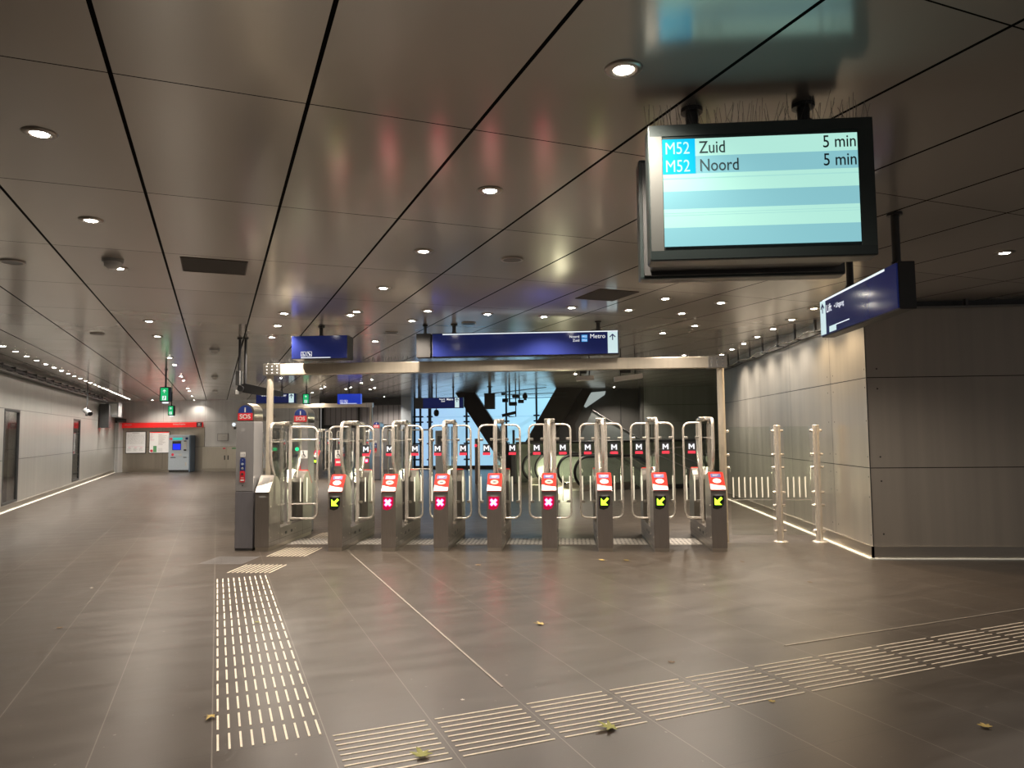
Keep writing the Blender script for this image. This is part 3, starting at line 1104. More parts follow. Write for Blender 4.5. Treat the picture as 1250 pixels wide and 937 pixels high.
def make_gate(x, y, kind, left, right, label, group, rear=True):
    t = thing('ticket_gate', label, 'ticket gate', (x, y, 0), 0, group)
    h = put('housing', HOUSING, t)
    put('name_plate', NAMEPLATE, h)
    if kind == 'blank':
        put('blank_cover', PLAIN, t)['label'] = 'plain steel reader cover'
    else:
        r = put('card_reader', READER, t)
        r['label'] = 'red card reader plate'
        put('white_lip', RIM, r)
        put('reader_screen', SCREEN, r)
        put('card_target', TARGET_ON if kind == 'arrow' else TARGET_OFF, r)
        w = put('status_window', ST[kind][0], t)
        put('status_symbol', ST[kind][1], w)['label'] = 'lit red cross' if kind == 'x' else 'lit green arrow'
    if rear:
        r = bpy.data.objects.new('card_reader', READER)      # the far end has a reader of its own
        COL.objects.link(r)
        r.parent = t
        r.location = (0, 1.70, 0)
        r.rotation_euler = (0, 0, PI)
        r['label'] = 'red card reader plate'
    put('hoop_rail', RAIL_F, t)
    put('hoop_rail', RAIL_R, t)
    put('top_bracket', BRACKET, t)
    put('hinge_posts', POSTS, t)
    put('side_glass', SIDE_GLASS, t)
    for me in SIDE_BARS:
        put('side_bar', me, t)
    for sd, code in (('L', left), ('R', right)):
        if code is None:
            continue
        parts = LEAF[(sd, code)]
        frame = put(parts[0][0], parts[0][1], t)
        glass = put(parts[1][0], parts[1][1], t)
        for nm, me in parts[2:]:
            put(nm, me, glass if nm in ('glass_clip', 'line_sticker', 'wheelchair_sticker', 'marking_bar') else frame)
    return t


KIND = ['blank', 'arrow', 'x', 'x', 'x', 'x', 'arrow', 'arrow', 'arrow']
LAB = ['steel ticket gate with blank reader cover beside the tall help pillar',
       'ticket gate with green arrow on the right side of the wide wheelchair lane',
       'ticket gate with red cross, first red cross from the wide lane',
       'ticket gate with red cross, second red cross from the wide lane',
       'ticket gate with red cross, third red cross from the wide lane',
       'ticket gate with red cross standing next to the middle green arrow gate',
       'ticket gate with green arrow standing next to the last red cross gate',
       'ticket gate with green arrow, second from the right end of the row',
       'ticket gate with green arrow at the right end, beside the portal post']
for i, x in enumerate(GX):
    make_gate(x, 9.85, KIND[i], None if i == 0 else (1 if i == 1 else 0), 1 if i == 0 else (None if i == 8 else 0), LAB[i], 'front row of ticket gates')
# second row far behind, for the other hall entrance
for i, (x, k, lab) in enumerate(((-10.6, 'arrow', 'distant ticket gate behind the help pillars'), (-9.72, 'arrow', 'distant ticket gate seen through the wide gate leaf'),
                                 (-8.90, 'arrow', 'distant ticket gate with green arrow seen in the wide lane'), (-8.1, 'arrow', 'distant ticket gate with green arrow seen through the second gate'),
                                 (-7.05, 'x', 'distant ticket gate with red cross seen through the second gate'))):
    make_gate(x, 25.3, k, 0, None if i == 4 else 0, lab, 'far row of ticket gates', False)

# ================================================================== HELP PILLARS
sp = MB()


def arch(w, z0, z1, y, n=10):
    """upright plate with a round top"""
    r = w
    return [(-w, y, z0), (w, y, z0)] + [tuple(p) for p in arc((0, y, z1 - r), X, Z, r, 0, PI, n)]


def help_pillar(x, y, label, height=2.05):
    t = thing('help_pillar', label, 'help point', (x, y, 0), 0, 'information and SOS pillars')
    mb = MB()
    mb.box((-.13, 0, .82), (.13, .30, 1.795), 'pillar', .006)
    mb.box((-.13, 0, .03), (.13, .30, .815), 'pillar_low', .006)
    mb.box((-.125, .006, 0), (.125, .295, .03), 'charcoal')
    mb.box((-.124, .006, .812), (.124, .294, .822), 'charcoal')
    mb.build('column', t)
    hd = MB()
    hd.prism(arch(.128, 1.80, height, .0, 16), (0, .30, 0), 'steel', True)
    h = hd.build('rounded_head', t)
    s = MB()
    pts = [(-.102, -.003, 1.915), (.102, -.003, 1.915)] + [tuple(p) for p in arc((0, -.003, 1.922), X, Z, .102, 0, PI, 14)]
    s.prism(pts, (0, .004, 0), 'navy_soft')
    s.prism([(-.105, -.003, 1.812), (.105, -.003, 1.812), (.105, -.003, 1.913), (-.105, -.003, 1.913)], (0, .004, 0), 'sos_red')
    s.text('SOS', (0, -.006, 1.835), X, Z, .088, 'white', 'CENTER', 1.05, .02)
    s.text('i', (0, -.006, 1.928), X, Z, .095, 'white', 'CENTER', 1.2, .03)
    s.build('sign_face', h)['label'] = 'blue i over red SOS lettering'
    p = MB()
    pts = fillet([(-.062, -.008, .945), (.012, -.008, .945), (.012, -.008, 1.285), (-.062, -.008, 1.285)], .030, 4, True)
    p.prism(pts, (0, .009, 0), 'navy_soft')
    pts = fillet([(-.062, -.010, .945), (.012, -.010, .945), (.012, -.010, 1.105), (-.062, -.010, 1.105)], .018, 4, True)
    p.prism(pts, (0, .003, 0), 'sos_red')
    o = p.build('intercom_panel', t)
    b = MB()
    for zz, m in ((1.20, 'machine_blue'), (1.14, 'grey'), (1.06, 'charcoal')):
        b.cyl((-.025, -.016, zz), (-.025, -.008, zz), .017, m, 14)
    b.box((-.05, -.0125, .965), (.0, -.010, .985), 'white')
    b.box((-.045, -.0125, 1.005), (-.005, -.010, 1.012), 'white')
    b.box((-.027, -.0105, 1.245), (-.022, -.0085, 1.265), 'white')
    b.build('buttons', o)
    n = MB()
    n.box((-.06, -.004, 1.30), (.012, 0, 1.365), 'white')
    n.text('112', (-.024, -.006, 1.313), X, Z, .045, 'navy_soft', 'CENTER', .9)
    n.build('number_plate', t)
    k = MB()
    k.cyl((-.025, -.003, .90), (-.025, 0, .90), .010, 'charcoal', 10)
    k.cyl((-.025, -.0008, 1.68), (-.025, 0, 1.68), .03, 'grey', 16)
    k.build('keyhole', t)
    return t


help_pillar(-4.50, 9.89, 'tall steel help pillar with blue and red SOS head, nearest, left of the gates')
help_pillar(-4.35, 11.62, 'steel help pillar with SOS head directly behind the leftmost gate')
help_pillar(-6.60, 24.9, 'distant steel help pillar with SOS head seen between second and third gates')
help_pillar(-7.05, 26.9, 'distant help pillar with rounded head half hidden behind the far beam post')

# ================================================================== PORTALS OVER THE GATES
def portal(x0, x1, y, z0, z1, r, label, spikes):
    t = thing('gate_portal', label, 'portal', ((x0 + x1) / 2, y, 0), 0, 'steel portals over the gate rows')
    w = (x1 - x0) / 2
    mb = MB()
    mb.box((-w, -.08, z0), (w, .08, z1), 'beam', .008)
    bm = mb.build('beam', t)
    for s, x_ in ((-1, -w), (1, w)):
        e = MB()
        a, b = sorted((x_ + s * .012, x_ - s * .26))
        e.box((a, -.086, z0 - .006), (b, .086, z1 + .006), 'steel', .006)
        for i in range(3):
            for j in range(3):
                cx = x_ - s * (.05 + i * .08)
                e.cyl((cx, -.090, z0 + .03 + j * .05), (cx, -.086, z0 + .03 + j * .05), .012, 'grey', 8)
        e.build('end_plate', bm)
    for s in (-1, 1):
        MB().cyl((s * (w - .07), 0, 0), (s * (w - .07), 0, z0), r, 'beam', 20).build('post', t)
    if spikes:
        for nm, (a, b) in spikes.items():
            k = MB()
            n = int((b - a) / .035)
            for i in range(n):
                x = a + i * .035 - (x0 + x1) / 2
                for q in (-.05, .0, .05):
                    k.tube([(x, q, z1), (x + random.uniform(-.03, .03), q * 1.9, z1 + random.uniform(.07, .10))], .0022, 'charcoal', 3)
            k.build('bird_spikes', bm)['kind'] = 'stuff'
    return t


FRONT = portal(-4.56, 2.33, 10.72, 2.51, 2.675, .052, 'long brushed steel portal beam on two posts over the front gates',
       {'a': (-4.5, -2.3), 'b': (1.05, 2.25)})
for zz in (1.585, 1.245, 1.06):
    MB().tube([(3.43, 0, zz), (3.44, 0, zz), (3.466, 0, zz), (3.472, 0, zz)], [.012, .022, .022, .01], 'tube', 10).build('glass_clip', FRONT)
portal(-12.4, -7.38, 27.3, 2.63, 2.79, .06, 'distant steel portal beam over the far row of gates', None)

# ================================================================== GLASS FENCE RIGHT OF THE GATES
fp = None
for i, (x, lab) in enumerate(((3.035, 'round steel fence post nearer the gates, with glass clips'), (3.58, 'round steel fence post nearer the right wall, with glass clips'))):
    if fp is None:
        fp = thing('fence_post', lab, 'fence post', (x, 10.72, 0), 0, 'round steel posts of the glass fence')
        MB().cyl((0, 0, .01), (0, 0, 1.655), .048, 'tube', 20).build('post', fp)
        MB().lathe([(.0, .02), (.085, .02), (.10, .012), (.10, 0)], (0, 0, 0), 'tube', 20).build('base_flange', fp)
        MB().lathe([(.0, .012), (.046, .010), (.048, .0)], (0, 0, 1.655), 'steel', 20).build('end_cap', fp)
        for zz in (1.585, 1.245, 1.06, .705, .52, .16):
            k = MB()
            k.tube([(-.088, 0, zz), (-.084, 0, zz), (.084, 0, zz), (.088, 0, zz)], [.008, .018, .018, .008], 'tube', 10)
            k.build('glass_clip', fp)
    else:
        dup(fp, (x, 10.72, 0), lab)
for (x0, x1, lab) in ((2.36, 2.942, 'clear glass fence pane between portal post and first fence post, with pale bars'),
                      (3.128, 3.487, 'clear glass fence pane between the two fence posts, with pale bars')):
    t = thing('glass_barrier', lab, 'glass pane', ((x0 + x1) / 2, 10.72, 0), 0, 'panes of the glass fence')
    w = (x1 - x0) / 2
    gmb = MB()
    gmb.box((-w, -.005, .10), (w, .005, 1.645), 'fence_glass')
    g = gmb.build('glass', t)
    k = MB()
    k.box((-w, -.006, .595), (w, .006, .606), 'tube')
    k.build('rail_line', g)
    n = int(2 * w / .0815)
    for j in range(n + 1):
        b = MB()
        xx = -w + .035 + j * .0815
        if xx > w - .02:
            break
        b.box((xx - .009, -.009, .635), (xx + .009, -.005, .925), 'stripe')
        b.build('marking_bar', g)
# ================================================================== HANGING SIGNS
def flange_pole(mb, x, y, z0, z1, r=.028, m='charcoal'):
    mb.cyl((x, y, z0), (x, y, z1), r, m, 14)
    mb.cyl((x, y, z1 - .02), (x, y, z1), r * 1.8, m, 16)
    mb.cyl((x, y, z0), (x, y, z0 + .03), r * 1.25, m, 14)


def sign_case(t, w, h, dep, face='navy', poles=(-.4, .4), zc=2.88, case='charcoal', frame=.012, pole_r=.028):
    c = MB()
    c.box((-w / 2, -dep / 2 + .012, zc - h / 2), (w / 2, dep / 2, zc + h / 2), case, .008)
    c.build('case', t)
    f = MB()
    f.box((-w / 2 + frame, -dep / 2, zc - h / 2 + frame), (w / 2 - frame, -dep / 2 + .013, zc + h / 2 - frame), face)
    fo = f.build('face_panel', t)
    for x in poles:
        p = MB()
        flange_pole(p, x, .0, zc + h / 2 - .005, H, pole_r)
        p.build('hanger_pole', t)
    return fo


def arrow_up(mb, x, y, z, s, m, left=False):
    mb.box((x - .09 * s, y - .002, z - .5 * s), (x + .09 * s, y, z + .38 * s), m)
    for k in (-1, 1):
        u = Vector((k, 0, -1)).normalized()
        mb.obox((x + k * .22 * s, y - .001, z + .26 * s), u, Vector((-u.z, 0, u.x)), Y, .36 * s, .085 * s, .001, m)


def wheel_icon(mb, x, y, z, s, m):
    """white frame with a wheelchair figure"""
    for (a, b, c, d) in ((-1, 1, -1, -.86), (-1, 1, .86, 1), (-1, -.86, -1, 1), (.86, 1, -1, 1)):
        mb.box((x + a * s, y - .002, z + c * s), (x + b * s, y, z + d * s), m)
    mb.disc((x - .12 * s, y - .002, z + .55 * s), X * 1, Z * 1, .17 * s, .17 * s, m, 12)
    mb.obox((x - .08 * s, y - .001, z + .10 * s), (.15, 0, -1), (1, 0, .15), Y, .32 * s, .10 * s, .001, m)
    mb.obox((x + .12 * s, y - .001, z - .12 * s), X, Z, Y, .24 * s, .08 * s, .001, m)
    mb.obox((x + .38 * s, y - .001, z - .38 * s), (.35, 0, -1), (1, 0, .35), Y, .28 * s, .08 * s, .001, m)
    mb.tube(arc((x - .05 * s, y - .002, z - .30 * s), X, Z, .36 * s, 2.2, 5.9, 14), .06 * s, m, 5)


def dog_icon(mb, x, y, z, s, m):
    for (a, b, c, d) in ((-1, 1, -1, -.86), (-1, 1, .86, 1), (-1, -.86, -1, 1), (.86, 1, -1, 1)):
        mb.box((x + a * s, y - .002, z + c * s), (x + b * s, y, z + d * s), m)
    pts = [(-.62, .55), (-.38, .72), (-.22, .62), (-.05, .25), (.28, .12), (.62, -.25), (.62, -.68), (.46, -.68), (.42, -.30), (.12, -.22), (.12, -.68), (-.06, -.68), (-.14, -.12), (-.30, .22), (-.62, .38)]
    mb.prism([(x + a * s, y - .002, z + b * s) for a, b in pts], (0, .002, 0), m)


# blue sign with the two pictograms
t = thing('direction_sign', 'small hanging blue sign with wheelchair and guide dog pictograms, near left end of portal', 'sign', (-3.575, 10.42, 0))
f = sign_case(t, .84, .345, .30, 'navy', (-.02,), 2.875, 'dark_grey', .008)
k = MB()
wheel_icon(k, -.235, -.151, 2.775, .036, 'text_white')
dog_icon(k, -.145, -.151, 2.775, .036, 'text_white')
k.build('pictograms', f)
k = MB()
k.box((-.27, -.153, 2.715), (.17, -.150, 2.726), 'text_white')
k.build('light_strip', f)
# metro sign
t = thing('direction_sign', 'wide hanging blue sign reading Metro, Noord and Zuid with white arrow panel', 'sign', (-.58, 10.5, 0))
f = sign_case(t, 2.72, .355, .16, 'navy', (-1.04, 1.07), 2.885, 'charcoal', .012)
k = MB()
k.box((-1.20, -.083, 3.035), (1.345, -.080, 3.049), 'strip_white')
k.build('light_strip', f)
k = MB()
k.box((1.20, -.083, 2.725), (1.342, -.080, 3.033), 'arrow_pale')
o = k.build('arrow_panel', f)
k = MB()
arrow_up(k, 1.27, -.084, 2.955, .085, 'navy')
k.build('arrow', o)
k = MB()
k.text('Metro', (.945, -.083, 2.945), X, Z, .088, 'text_white', 'LEFT', 1.0, .0)
k.text('Noord', (.795, -.083, 2.955), X, Z, .052, 'text_white', 'RIGHT', 1.0, .006)
k.text('Zuid', (.795, -.083, 2.900), X, Z, .052, 'text_white', 'RIGHT', 1.0, .006)
k.build('lettering', f)
k = MB()
for zz in (2.950, 2.896):
    k.box((.825, -.083, zz), (.91, -.080, zz + .046), 'cyan_tag')
    k.text('M52', (.8675, -.085, zz + .008), X, Z, .038, 'text_white', 'CENTER', 1.0, .0)
k.build('line_tags', f)
# the blank grey box beside it
t = thing('sign_end_box', 'blank grey box hanging at the left end of the Metro sign', 'sign', (-2.055, 10.5, 0))
k = MB()
k.box((-.115, -.08, 2.712), (.095, .10, 3.062), simple('matt_box_grey', (.030, .029, .028), .85, 0, .1), .006)
k.build('case', t)
k = MB()
flange_pole(k, 0, .02, 3.06, H, .022)
k.build('hanger_pole', t)
# lift sign, turned to face the hall
t = thing('direction_sign', 'hanging blue sign reading Lift and Uitgang beside the right wall corner', 'sign', (2.465, 6.15, 0), -PI / 2)
# local +X runs toward the viewer, local -Y faces the hall's left side
f = sign_case(t, 1.60, .35, .13, 'navy', (-.22, .66), 2.632, 'charcoal', .012, .03)
k = MB()
k.box((-.70, -.068, 2.778), (.60, -.065, 2.794), 'strip_white')
k.build('light_strip', f)
k = MB()
k.box((-.775, -.068, 2.475), (-.645, -.065, 2.79), 'arrow_pale')
o = k.build('arrow_panel', f)
k = MB()
arrow_up(k, -.71, -.069, 2.715, .085, 'navy')
k.build('arrow', o)
k = MB()
k.text('Lift', (-.62, -.068, 2.665), X, Z, .10, 'text_white', 'LEFT', 1.0, .01)
k.build('lettering', f)
k = MB()
k.text('• Uitgang', (-.43, -.068, 2.672), X, Z, .062, 'text_white', 'LEFT', 1.0, .012)
k.build('lettering', f)
k = MB()
k.box((-.56, -.068, 2.478), (-.40, -.065, 2.53), 'arrow_pale')
k.box((-.40, -.068, 2.523), (-.10, -.065, 2.53), 'strip_white')
k.build('lower_tag', f)

# far signs
t = thing('direction_sign', 'distant hanging dark blue Uitgang sign with pale arrow panel behind the left portal post', 'sign', (-9.62, 23.5, 0))
f = sign_case(t, 1.36, .33, .16, 'navy', (.18,), 2.82, 'charcoal')
k = MB()
k.text('Uitgang', (.36, -.083, 2.885), X, Z, .105, 'text_white', 'RIGHT', .9, .02)
for i in range(6):
    k.box((-.48 + i * .07, -.083, 2.895), (-.43 + i * .07, -.081, 2.925), 'text_white')
k.build('lettering', f)
k = MB()
k.box((.45, -.083, 2.67), (.62, -.080, 2.97), 'arrow_pale')
o = k.build('arrow_panel', f)
k = MB()
arrow_up(k, .535, -.084, 2.88, .13, 'navy')
k.build('arrow', o)


def exit_sign(x, y, zc, w, h, label, rot=0.0):
    t = thing('exit_sign', label, 'exit sign', (x, y, 0), rot, 'green hanging exit signs')
    c = MB()
    pts = fillet([(-w / 2, -.05, zc - h / 2), (w / 2, -.05, zc - h / 2), (w / 2, -.05, zc + h / 2), (-w / 2, -.05, zc + h / 2)], .03, 4, True)
    c.prism(pts, (0, .10, 0), 'black')
    c.build('case', t)
    f = MB()
    f.box((-w / 2 + .025, -.056, zc - h / 2 + .03), (w / 2 - .025, -.049, zc + h / 2 - .025), 'green_sign')
    fo = f.build('face_panel', t)
    k = MB()
    arrow_up(k, 0, -.057, zc + h * .2, h * .22, 'text_white')
    k.box((-w * .2, -.059, zc - h * .38), (w * .2, -.056, zc - h * .10), 'text_white')
    k.disc((w * .02, -.0595, zc - h * .15), X, Z, .014, .014, 'green_sign', 10)
    k.obox((0, -.0595, zc - h * .25), (.3, 0, 1), (1, 0, -.3), Y, .035, .012, .0008, 'green_sign')
    k.build('pictogram', fo)
    l = MB()
    l.box((-w * .25, -.045, zc - h / 2 - .035), (w * .25, .045, zc - h / 2), 'strip_white', .008)
    l.build('lamp_base', t)
    p = MB()
    flange_pole(p, 0, 0, zc + h / 2, H, .022, 'black')
    p.build('hanger_pole', t)
    return t


exit_sign(-9.58, 16.7, 2.60, .235, .36, 'nearer green exit sign with up arrow hanging over the left hall')
exit_sign(-14.50, 25.7, 2.54, .225, .37, 'farther green exit sign with up arrow hanging over the left hall')
exit_sign(-8.60, 23.5, 2.79, .23, .35, 'green exit sign with arrow at the right end of the distant Uitgang sign')
t = thing('direction_sign', 'distant bright blue hanging sign with two small pictograms over the far gates', 'sign', (-7.13, 23.5, 0))
f = sign_case(t, .78, .335, .2, 'navy_back', (-.02,), 2.765, 'navy_back', .006)
k = MB()
wheel_icon(k, -.24, -.101, 2.675, .055, 'text_white')
dog_icon(k, -.10, -.101, 2.675, .055, 'text_white')
k.box((-.28, -.103, 2.605), (.27, -.1005, 2.62), 'text_white')
k.build('pictograms', f)
t = thing('direction_sign', 'distant hanging blue Metro sign in front of the bright blue glass wall', 'sign', (-4.40, 25.0, 0))
f = sign_case(t, 1.72, .375, .2, 'navy', (-.72, -.25, .5), 2.655, 'charcoal')
k = MB()
k.box((.57, -.103, 2.49), (.72, -.1005, 2.82), 'arrow_pale')
o = k.build('arrow_panel', f)
k = MB()
arrow_up(k, .645, -.104, 2.74, .12, 'navy')
k.build('arrow', o)
k = MB()
k.text('Noord', (.22, -.103, 2.76), X, Z, .07, 'text_white', 'RIGHT', 1, .02)
k.text('Zuid', (.22, -.103, 2.69), X, Z, .07, 'text_white', 'RIGHT', 1, .02)
k.build('lettering', f)
k = MB()
k.text('Metro', (.28, -.103, 2.745), X, Z, .10, 'text_white', 'LEFT', .9, .02)
k.build('lettering', f)
k = MB()
k.box((-.858, -.102, 2.472), (-.55, -.09, 2.838), 'dark_grey')
k.build('blank_panel', f)

# ================================================================== DEPARTURE DISPLAY
t = thing('departure_display', 'large hanging departure screen listing M52 Zuid and M52 Noord in 5 min', 'display', (.917, 3.35, 0))
c = MB()
c.box((-.513, .0, 2.385), (.513, .13, 3.034), 'display', .012)
c.box((-.47, .13, 2.42), (.47, .40, 3.0), 'charcoal', .01)
case = c.build('front_case', t)
k = MB()
k.box((-.507, -.004, 2.391), (.507, .002, 2.432), simple('bezel_grey', (.03, .04, .04), .18))  # same painted teal haze in this bezel tone
k.box((-.507, -.004, 2.975), (.507, .002, 3.028), simple('bezel_top', (.04, .05, .05), .3))
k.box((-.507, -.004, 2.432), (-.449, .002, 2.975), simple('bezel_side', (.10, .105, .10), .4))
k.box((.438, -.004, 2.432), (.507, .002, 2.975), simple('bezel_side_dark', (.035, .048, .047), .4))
k.build('bezel', case)
SX0, SX1, SZ0, SZ1 = -.447, .436, 2.450, 2.958
s = MB()
rows = [('screen_a', 0, .083), ('screen_b', .083, .166), ('screen_a', .166, .249), ('screen_b', .249, .332), ('screen_a', .332, .420), ('screen_b', .420, .508)]
for m, a, b in rows:
    s.add([(SX0, -.005, SZ1 - b), (SX1, -.005, SZ1 - b), (SX1, -.005, SZ1 - a), (SX0, -.005, SZ1 - a)], [(0, 1, 2, 3)], m)
for zz in (.187, .190, .352, .363):
    s.add([(SX0, -.0055, SZ1 - zz), (SX1, -.0055, SZ1 - zz), (SX1, -.0055, SZ1 - zz + .0015), (SX0, -.0055, SZ1 - zz + .0015)], [(0, 1, 2, 3)], 'screen_line')
scr = s.build('screen', t)
b = MB()
b.add([(SX0, -.0062, SZ1 - .166), (-.297, -.0062, SZ1 - .166), (-.297, -.0062, SZ1), (SX0, -.0062, SZ1)], [(0, 1, 2, 3)], 'screen_badge')
for zz in (.071, .156):
    b.text('M52', (-.437, -.007, SZ1 - zz), X, Z, .082, 'screen_a', 'LEFT', .80, .0)
b.build('line_badges', scr)['label'] = 'cyan M52 badges'
for nm, zz in (('Zuid', .071), ('Noord', .156)):
    b = MB()
    b.text(nm, (-.280, -.007, SZ1 - zz), X, Z, .082, 'screen_dark', 'LEFT', .80, .006)
    b.build('destination', scr)['label'] = 'destination ' + nm
    b = MB()
    b.text('5 min', (SX1 - .004, -.007, SZ1 - zz + .005), X, Z, .082, 'screen_dark', 'RIGHT', .82, .006)
    b.build('waiting_time', scr)['label'] = '5 min beside ' + nm
r = MB()
r.box((-.518, .40, 2.385), (.518, .52, 3.022), 'display', .014)
r.box((-.50, .385, 2.40), (.50, .402, 3.0), 'dark_grey', .004)
r.build('rear_case', t)
for x in (-.267, .275):
    p = MB()
    flange_pole(p, x, .22, 2.99, H, .030)
    p.cyl((x, .22, 3.10), (x, .22, 3.115), .042, 'charcoal', 16)
    p.build('hanger_pole', t)
k = MB()
for i in range(30):
    x = -.50 + i * .0345
    for q in (.02, .06, .10):
        k.tube([(x, q, 3.03), (x + random.uniform(-.03, .03), q + random.uniform(-.06, .04), 3.03 + random.uniform(.07, .13))], .0011, 'charcoal', 3)
k.build('bird_spikes', case)['kind'] = 'stuff'

# ================================================================== CEILING FITTINGS
ring = MB()
ring.lathe([(.044, -.002), (.050, -.011), (.078, -.009), (.086, -.001), (.086, .0)], (0, 0, 0), 'ring', 24)
RING = ring.mesh('trim_ring')
lens = MB()
lens.lathe([(.0, -.0135), (.024, -.0125), (.040, -.009), (.046, -.003)], (0, 0, 0), 'lamp', 20)
LENS = lens.mesh('lamp_lens')
lens = MB()
lens.lathe([(.0, -.0135), (.024, -.0125), (.040, -.009), (.046, -.003)], (0, 0, 0), 'lamp_warm', 20)
LENSW = lens.mesh('lamp_lens')


def lamp_at(p, e, col=(1, .88, .70), size=140, name='downlight_beam', blend=.7):
    l = bpy.data.lights.new(name, 'SPOT')
    l.energy = e
    l.color = col
    l.spot_size = math.radians(size)
    l.spot_blend = blend
    l.shadow_soft_size = .05
    return l


LIGHTS = {}


def downlight(p, label, group, warm=False, e=42, size=140):
    t = thing('downlight', label, 'ceiling light', p, 0, group)
    put('trim_ring', RING, t)
    put('lamp_lens', LENSW if warm else LENS, t)
    key = (warm, e, size)
    if key not in LIGHTS:
        LIGHTS[key] = lamp_at(p, e, (1, .74, .46) if warm else (1, .93, .84) if size == 118 else (1, .87, .73), size)
    l = bpy.data.objects.new('downlight_beam', LIGHTS[key])
    COL.objects.link(l)
    l.parent = t
    l.location = (0, 0, -.05)
    return t


E0 = 135
columns = {
    'in the column over the left hall floor': [(-.89, 4.37), (-.887, 6.03), (-.89, 7.69), (-.90, 11.13), (-.91, 12.79), (-.92, 16.2), (-.91, 17.85), (-.92, 21.25), (-.92, 22.8), (-.94, 26.5), (-.94, 28.2), (-.95, 31.6), (-.97, 35.2)],
    'in the column of three left of the small blue sign': [(.794, 9.87), (.797, 11.02), (.806, 12.35)],
    'in the column left of the departure screen': [(1.641, 2.68), (1.646, 4.39), (1.655, 6.09), (1.665, 7.80), (1.662, 9.44), (1.635, 9.73), (1.637, 21.2), (1.618, 25.7), (1.616, 27.9)],
    'in the column above the left end of the Metro sign': [(2.523, 9.085), (2.537, 9.955), (2.501, 12.37)],
    'in the column above the middle of the Metro sign': [(3.353, 9.083), (3.333, 24.88), (3.331, 25.8), (3.333, 28.4)],
    'in the column above the right half of the Metro sign': [(4.206, 8.255), (4.168, 9.03), (4.193, 21.2), (4.145, 22.64), (4.19, 24.9), (4.20, 25.84)],
    'in the column above the Metro sign arrow': [(4.997, 7.32), (5.005, 8.18), (5.037, 24.95), (5.028, 25.76)],
    'in the column over the eighth gate': [(5.828, 7.33), (5.841, 8.18)],
    'in the column over the right end of the portal': [(6.663, 4.35), (6.719, 9.083), (6.718, 9.94), (6.649, 30.9), (6.692, 34.0)],
    'over the escalators': [(9.123, 12.73), (9.124, 17.77), (13.195, 22.66), (15.0, 24.9), (15.646, 22.6)],
}
for where, pts in columns.items():
    for i, (tt, dd) in enumerate(pts):
        lab = '%s downlight from the viewer %s' % (ORD[i], where)
        downlight(A(tt, dd, H), lab, 'round recessed downlights', False, (60 if dd > 34 else 420 if where == 'over the escalators' else 330 if dd > 10 and tt < 1 else 190 if dd > 20.5 else E0))
downlight(A(-2.667, 35.5, H), 'single recessed downlight before the far left wall corner', 'round recessed downlights', False, E0)
i = 0
for k in range(-9, 24):
    d = 14.95 + .855 * k
    if 0 <= k:
        lab = '%s downlight along the left wall, counted from the left picture edge' % ORD[k]
    else:
        continue
    downlight(A(-3.48, d, H), lab, 'row of downlights along the left wall', False, 170, 118)
for k in range(7):
    lab = '%s downlight along the right wall, counted from the wall corner' % ORD[k]
    downlight((3.30, 9.76 + .95 * k, H), lab, 'row of downlights along the right wall', k < 2, 175, 136)


def ceiling_disc(p, r, label, cat, name, kind):
    t = thing(name, label, cat, p)
    if kind == 'speaker':
        MB().lathe([(.0, -.010), (r * .8, -.010), (r * .82, -.014), (r, -.012), (r, 0)], (0, 0, 0), 'ring', 24).build('rim', t)
        MB().lathe([(.0, -.0115), (r * .78, -.0115)], (0, 0, 0), 'dark_grey', 24).build('speaker_mesh', t)
    else:
        MB().lathe([(.0, -.022), (r * .85, -.022), (r * .85, 0)], (0, 0, 0), 'grey', 24).build('mounting_plate', t)
        MB().lathe([(.0, -.085), (r * .4, -.082), (r * .52, -.068), (r * .68, -.056), (r * .68, -.022)], (0, 0, 0), 'mid', 24).build('sensor_head', t)
    return t


for (tt, dd, lab) in ((2.50, 6.10, 'flush round ceiling speaker right of the downlights before the Metro sign'), (-1.75, 7.72, 'flush round ceiling speaker at the left picture edge'),
                      (-1.745, 12.75, 'flush round ceiling speaker over the left hall'), (2.52, 11.19, 'flush round ceiling speaker between the two blue signs'),
                      (3.37, 9.92, 'flush round ceiling speaker above the Metro sign')):
    ceiling_disc(A(tt, dd, H), .105, lab, 'speaker', 'ceiling_speaker', 'speaker')
for (tt, dd, lab) in ((-.90, 7.35, 'nearest domed smoke detector beside a downlight over the left floor'), (-.07, 14.43, 'domed smoke detector over the left hall, second from viewer'),
                      (-.086, 21.04, 'domed smoke detector over the left hall, third from viewer'), (-.09, 28.0, 'farthest domed smoke detector over the left hall')):
    ceiling_disc(A(tt, dd, H), .105, lab, 'smoke detector', 'smoke_detector', 'sensor')
for (t0, t1, d0, d1, lab) in ((-.32, .228, 7.03, 7.60, 'square dark ceiling vent over the left floor'), (3.97, 4.46, 7.08, 7.66, 'square dark ceiling vent left of the departure screen')):
    r_ = thing('ceiling_vent', lab, 'vent', A((t0 + t1) / 2, (d0 + d1) / 2, H), GRID, 'dark square ceiling vents')
    a, b = (t1 - t0) / 2, (d1 - d0) / 2
    k = MB()
    k.box((-a, -b, -.004), (a, b, 0), 'vent')
    k.build('mesh_plate', r_)
    k = MB()
    for (x0, x1, y0, y1) in ((-a - .012, -a, -b - .012, b + .012), (a, a + .012, -b - .012, b + .012), (-a, a, -b - .012, -b), (-a, a, b, b + .012)):
        k.box((x0, y0, -.007), (x1, y1, 0), 'vent_line')
    k.build('frame', r_)

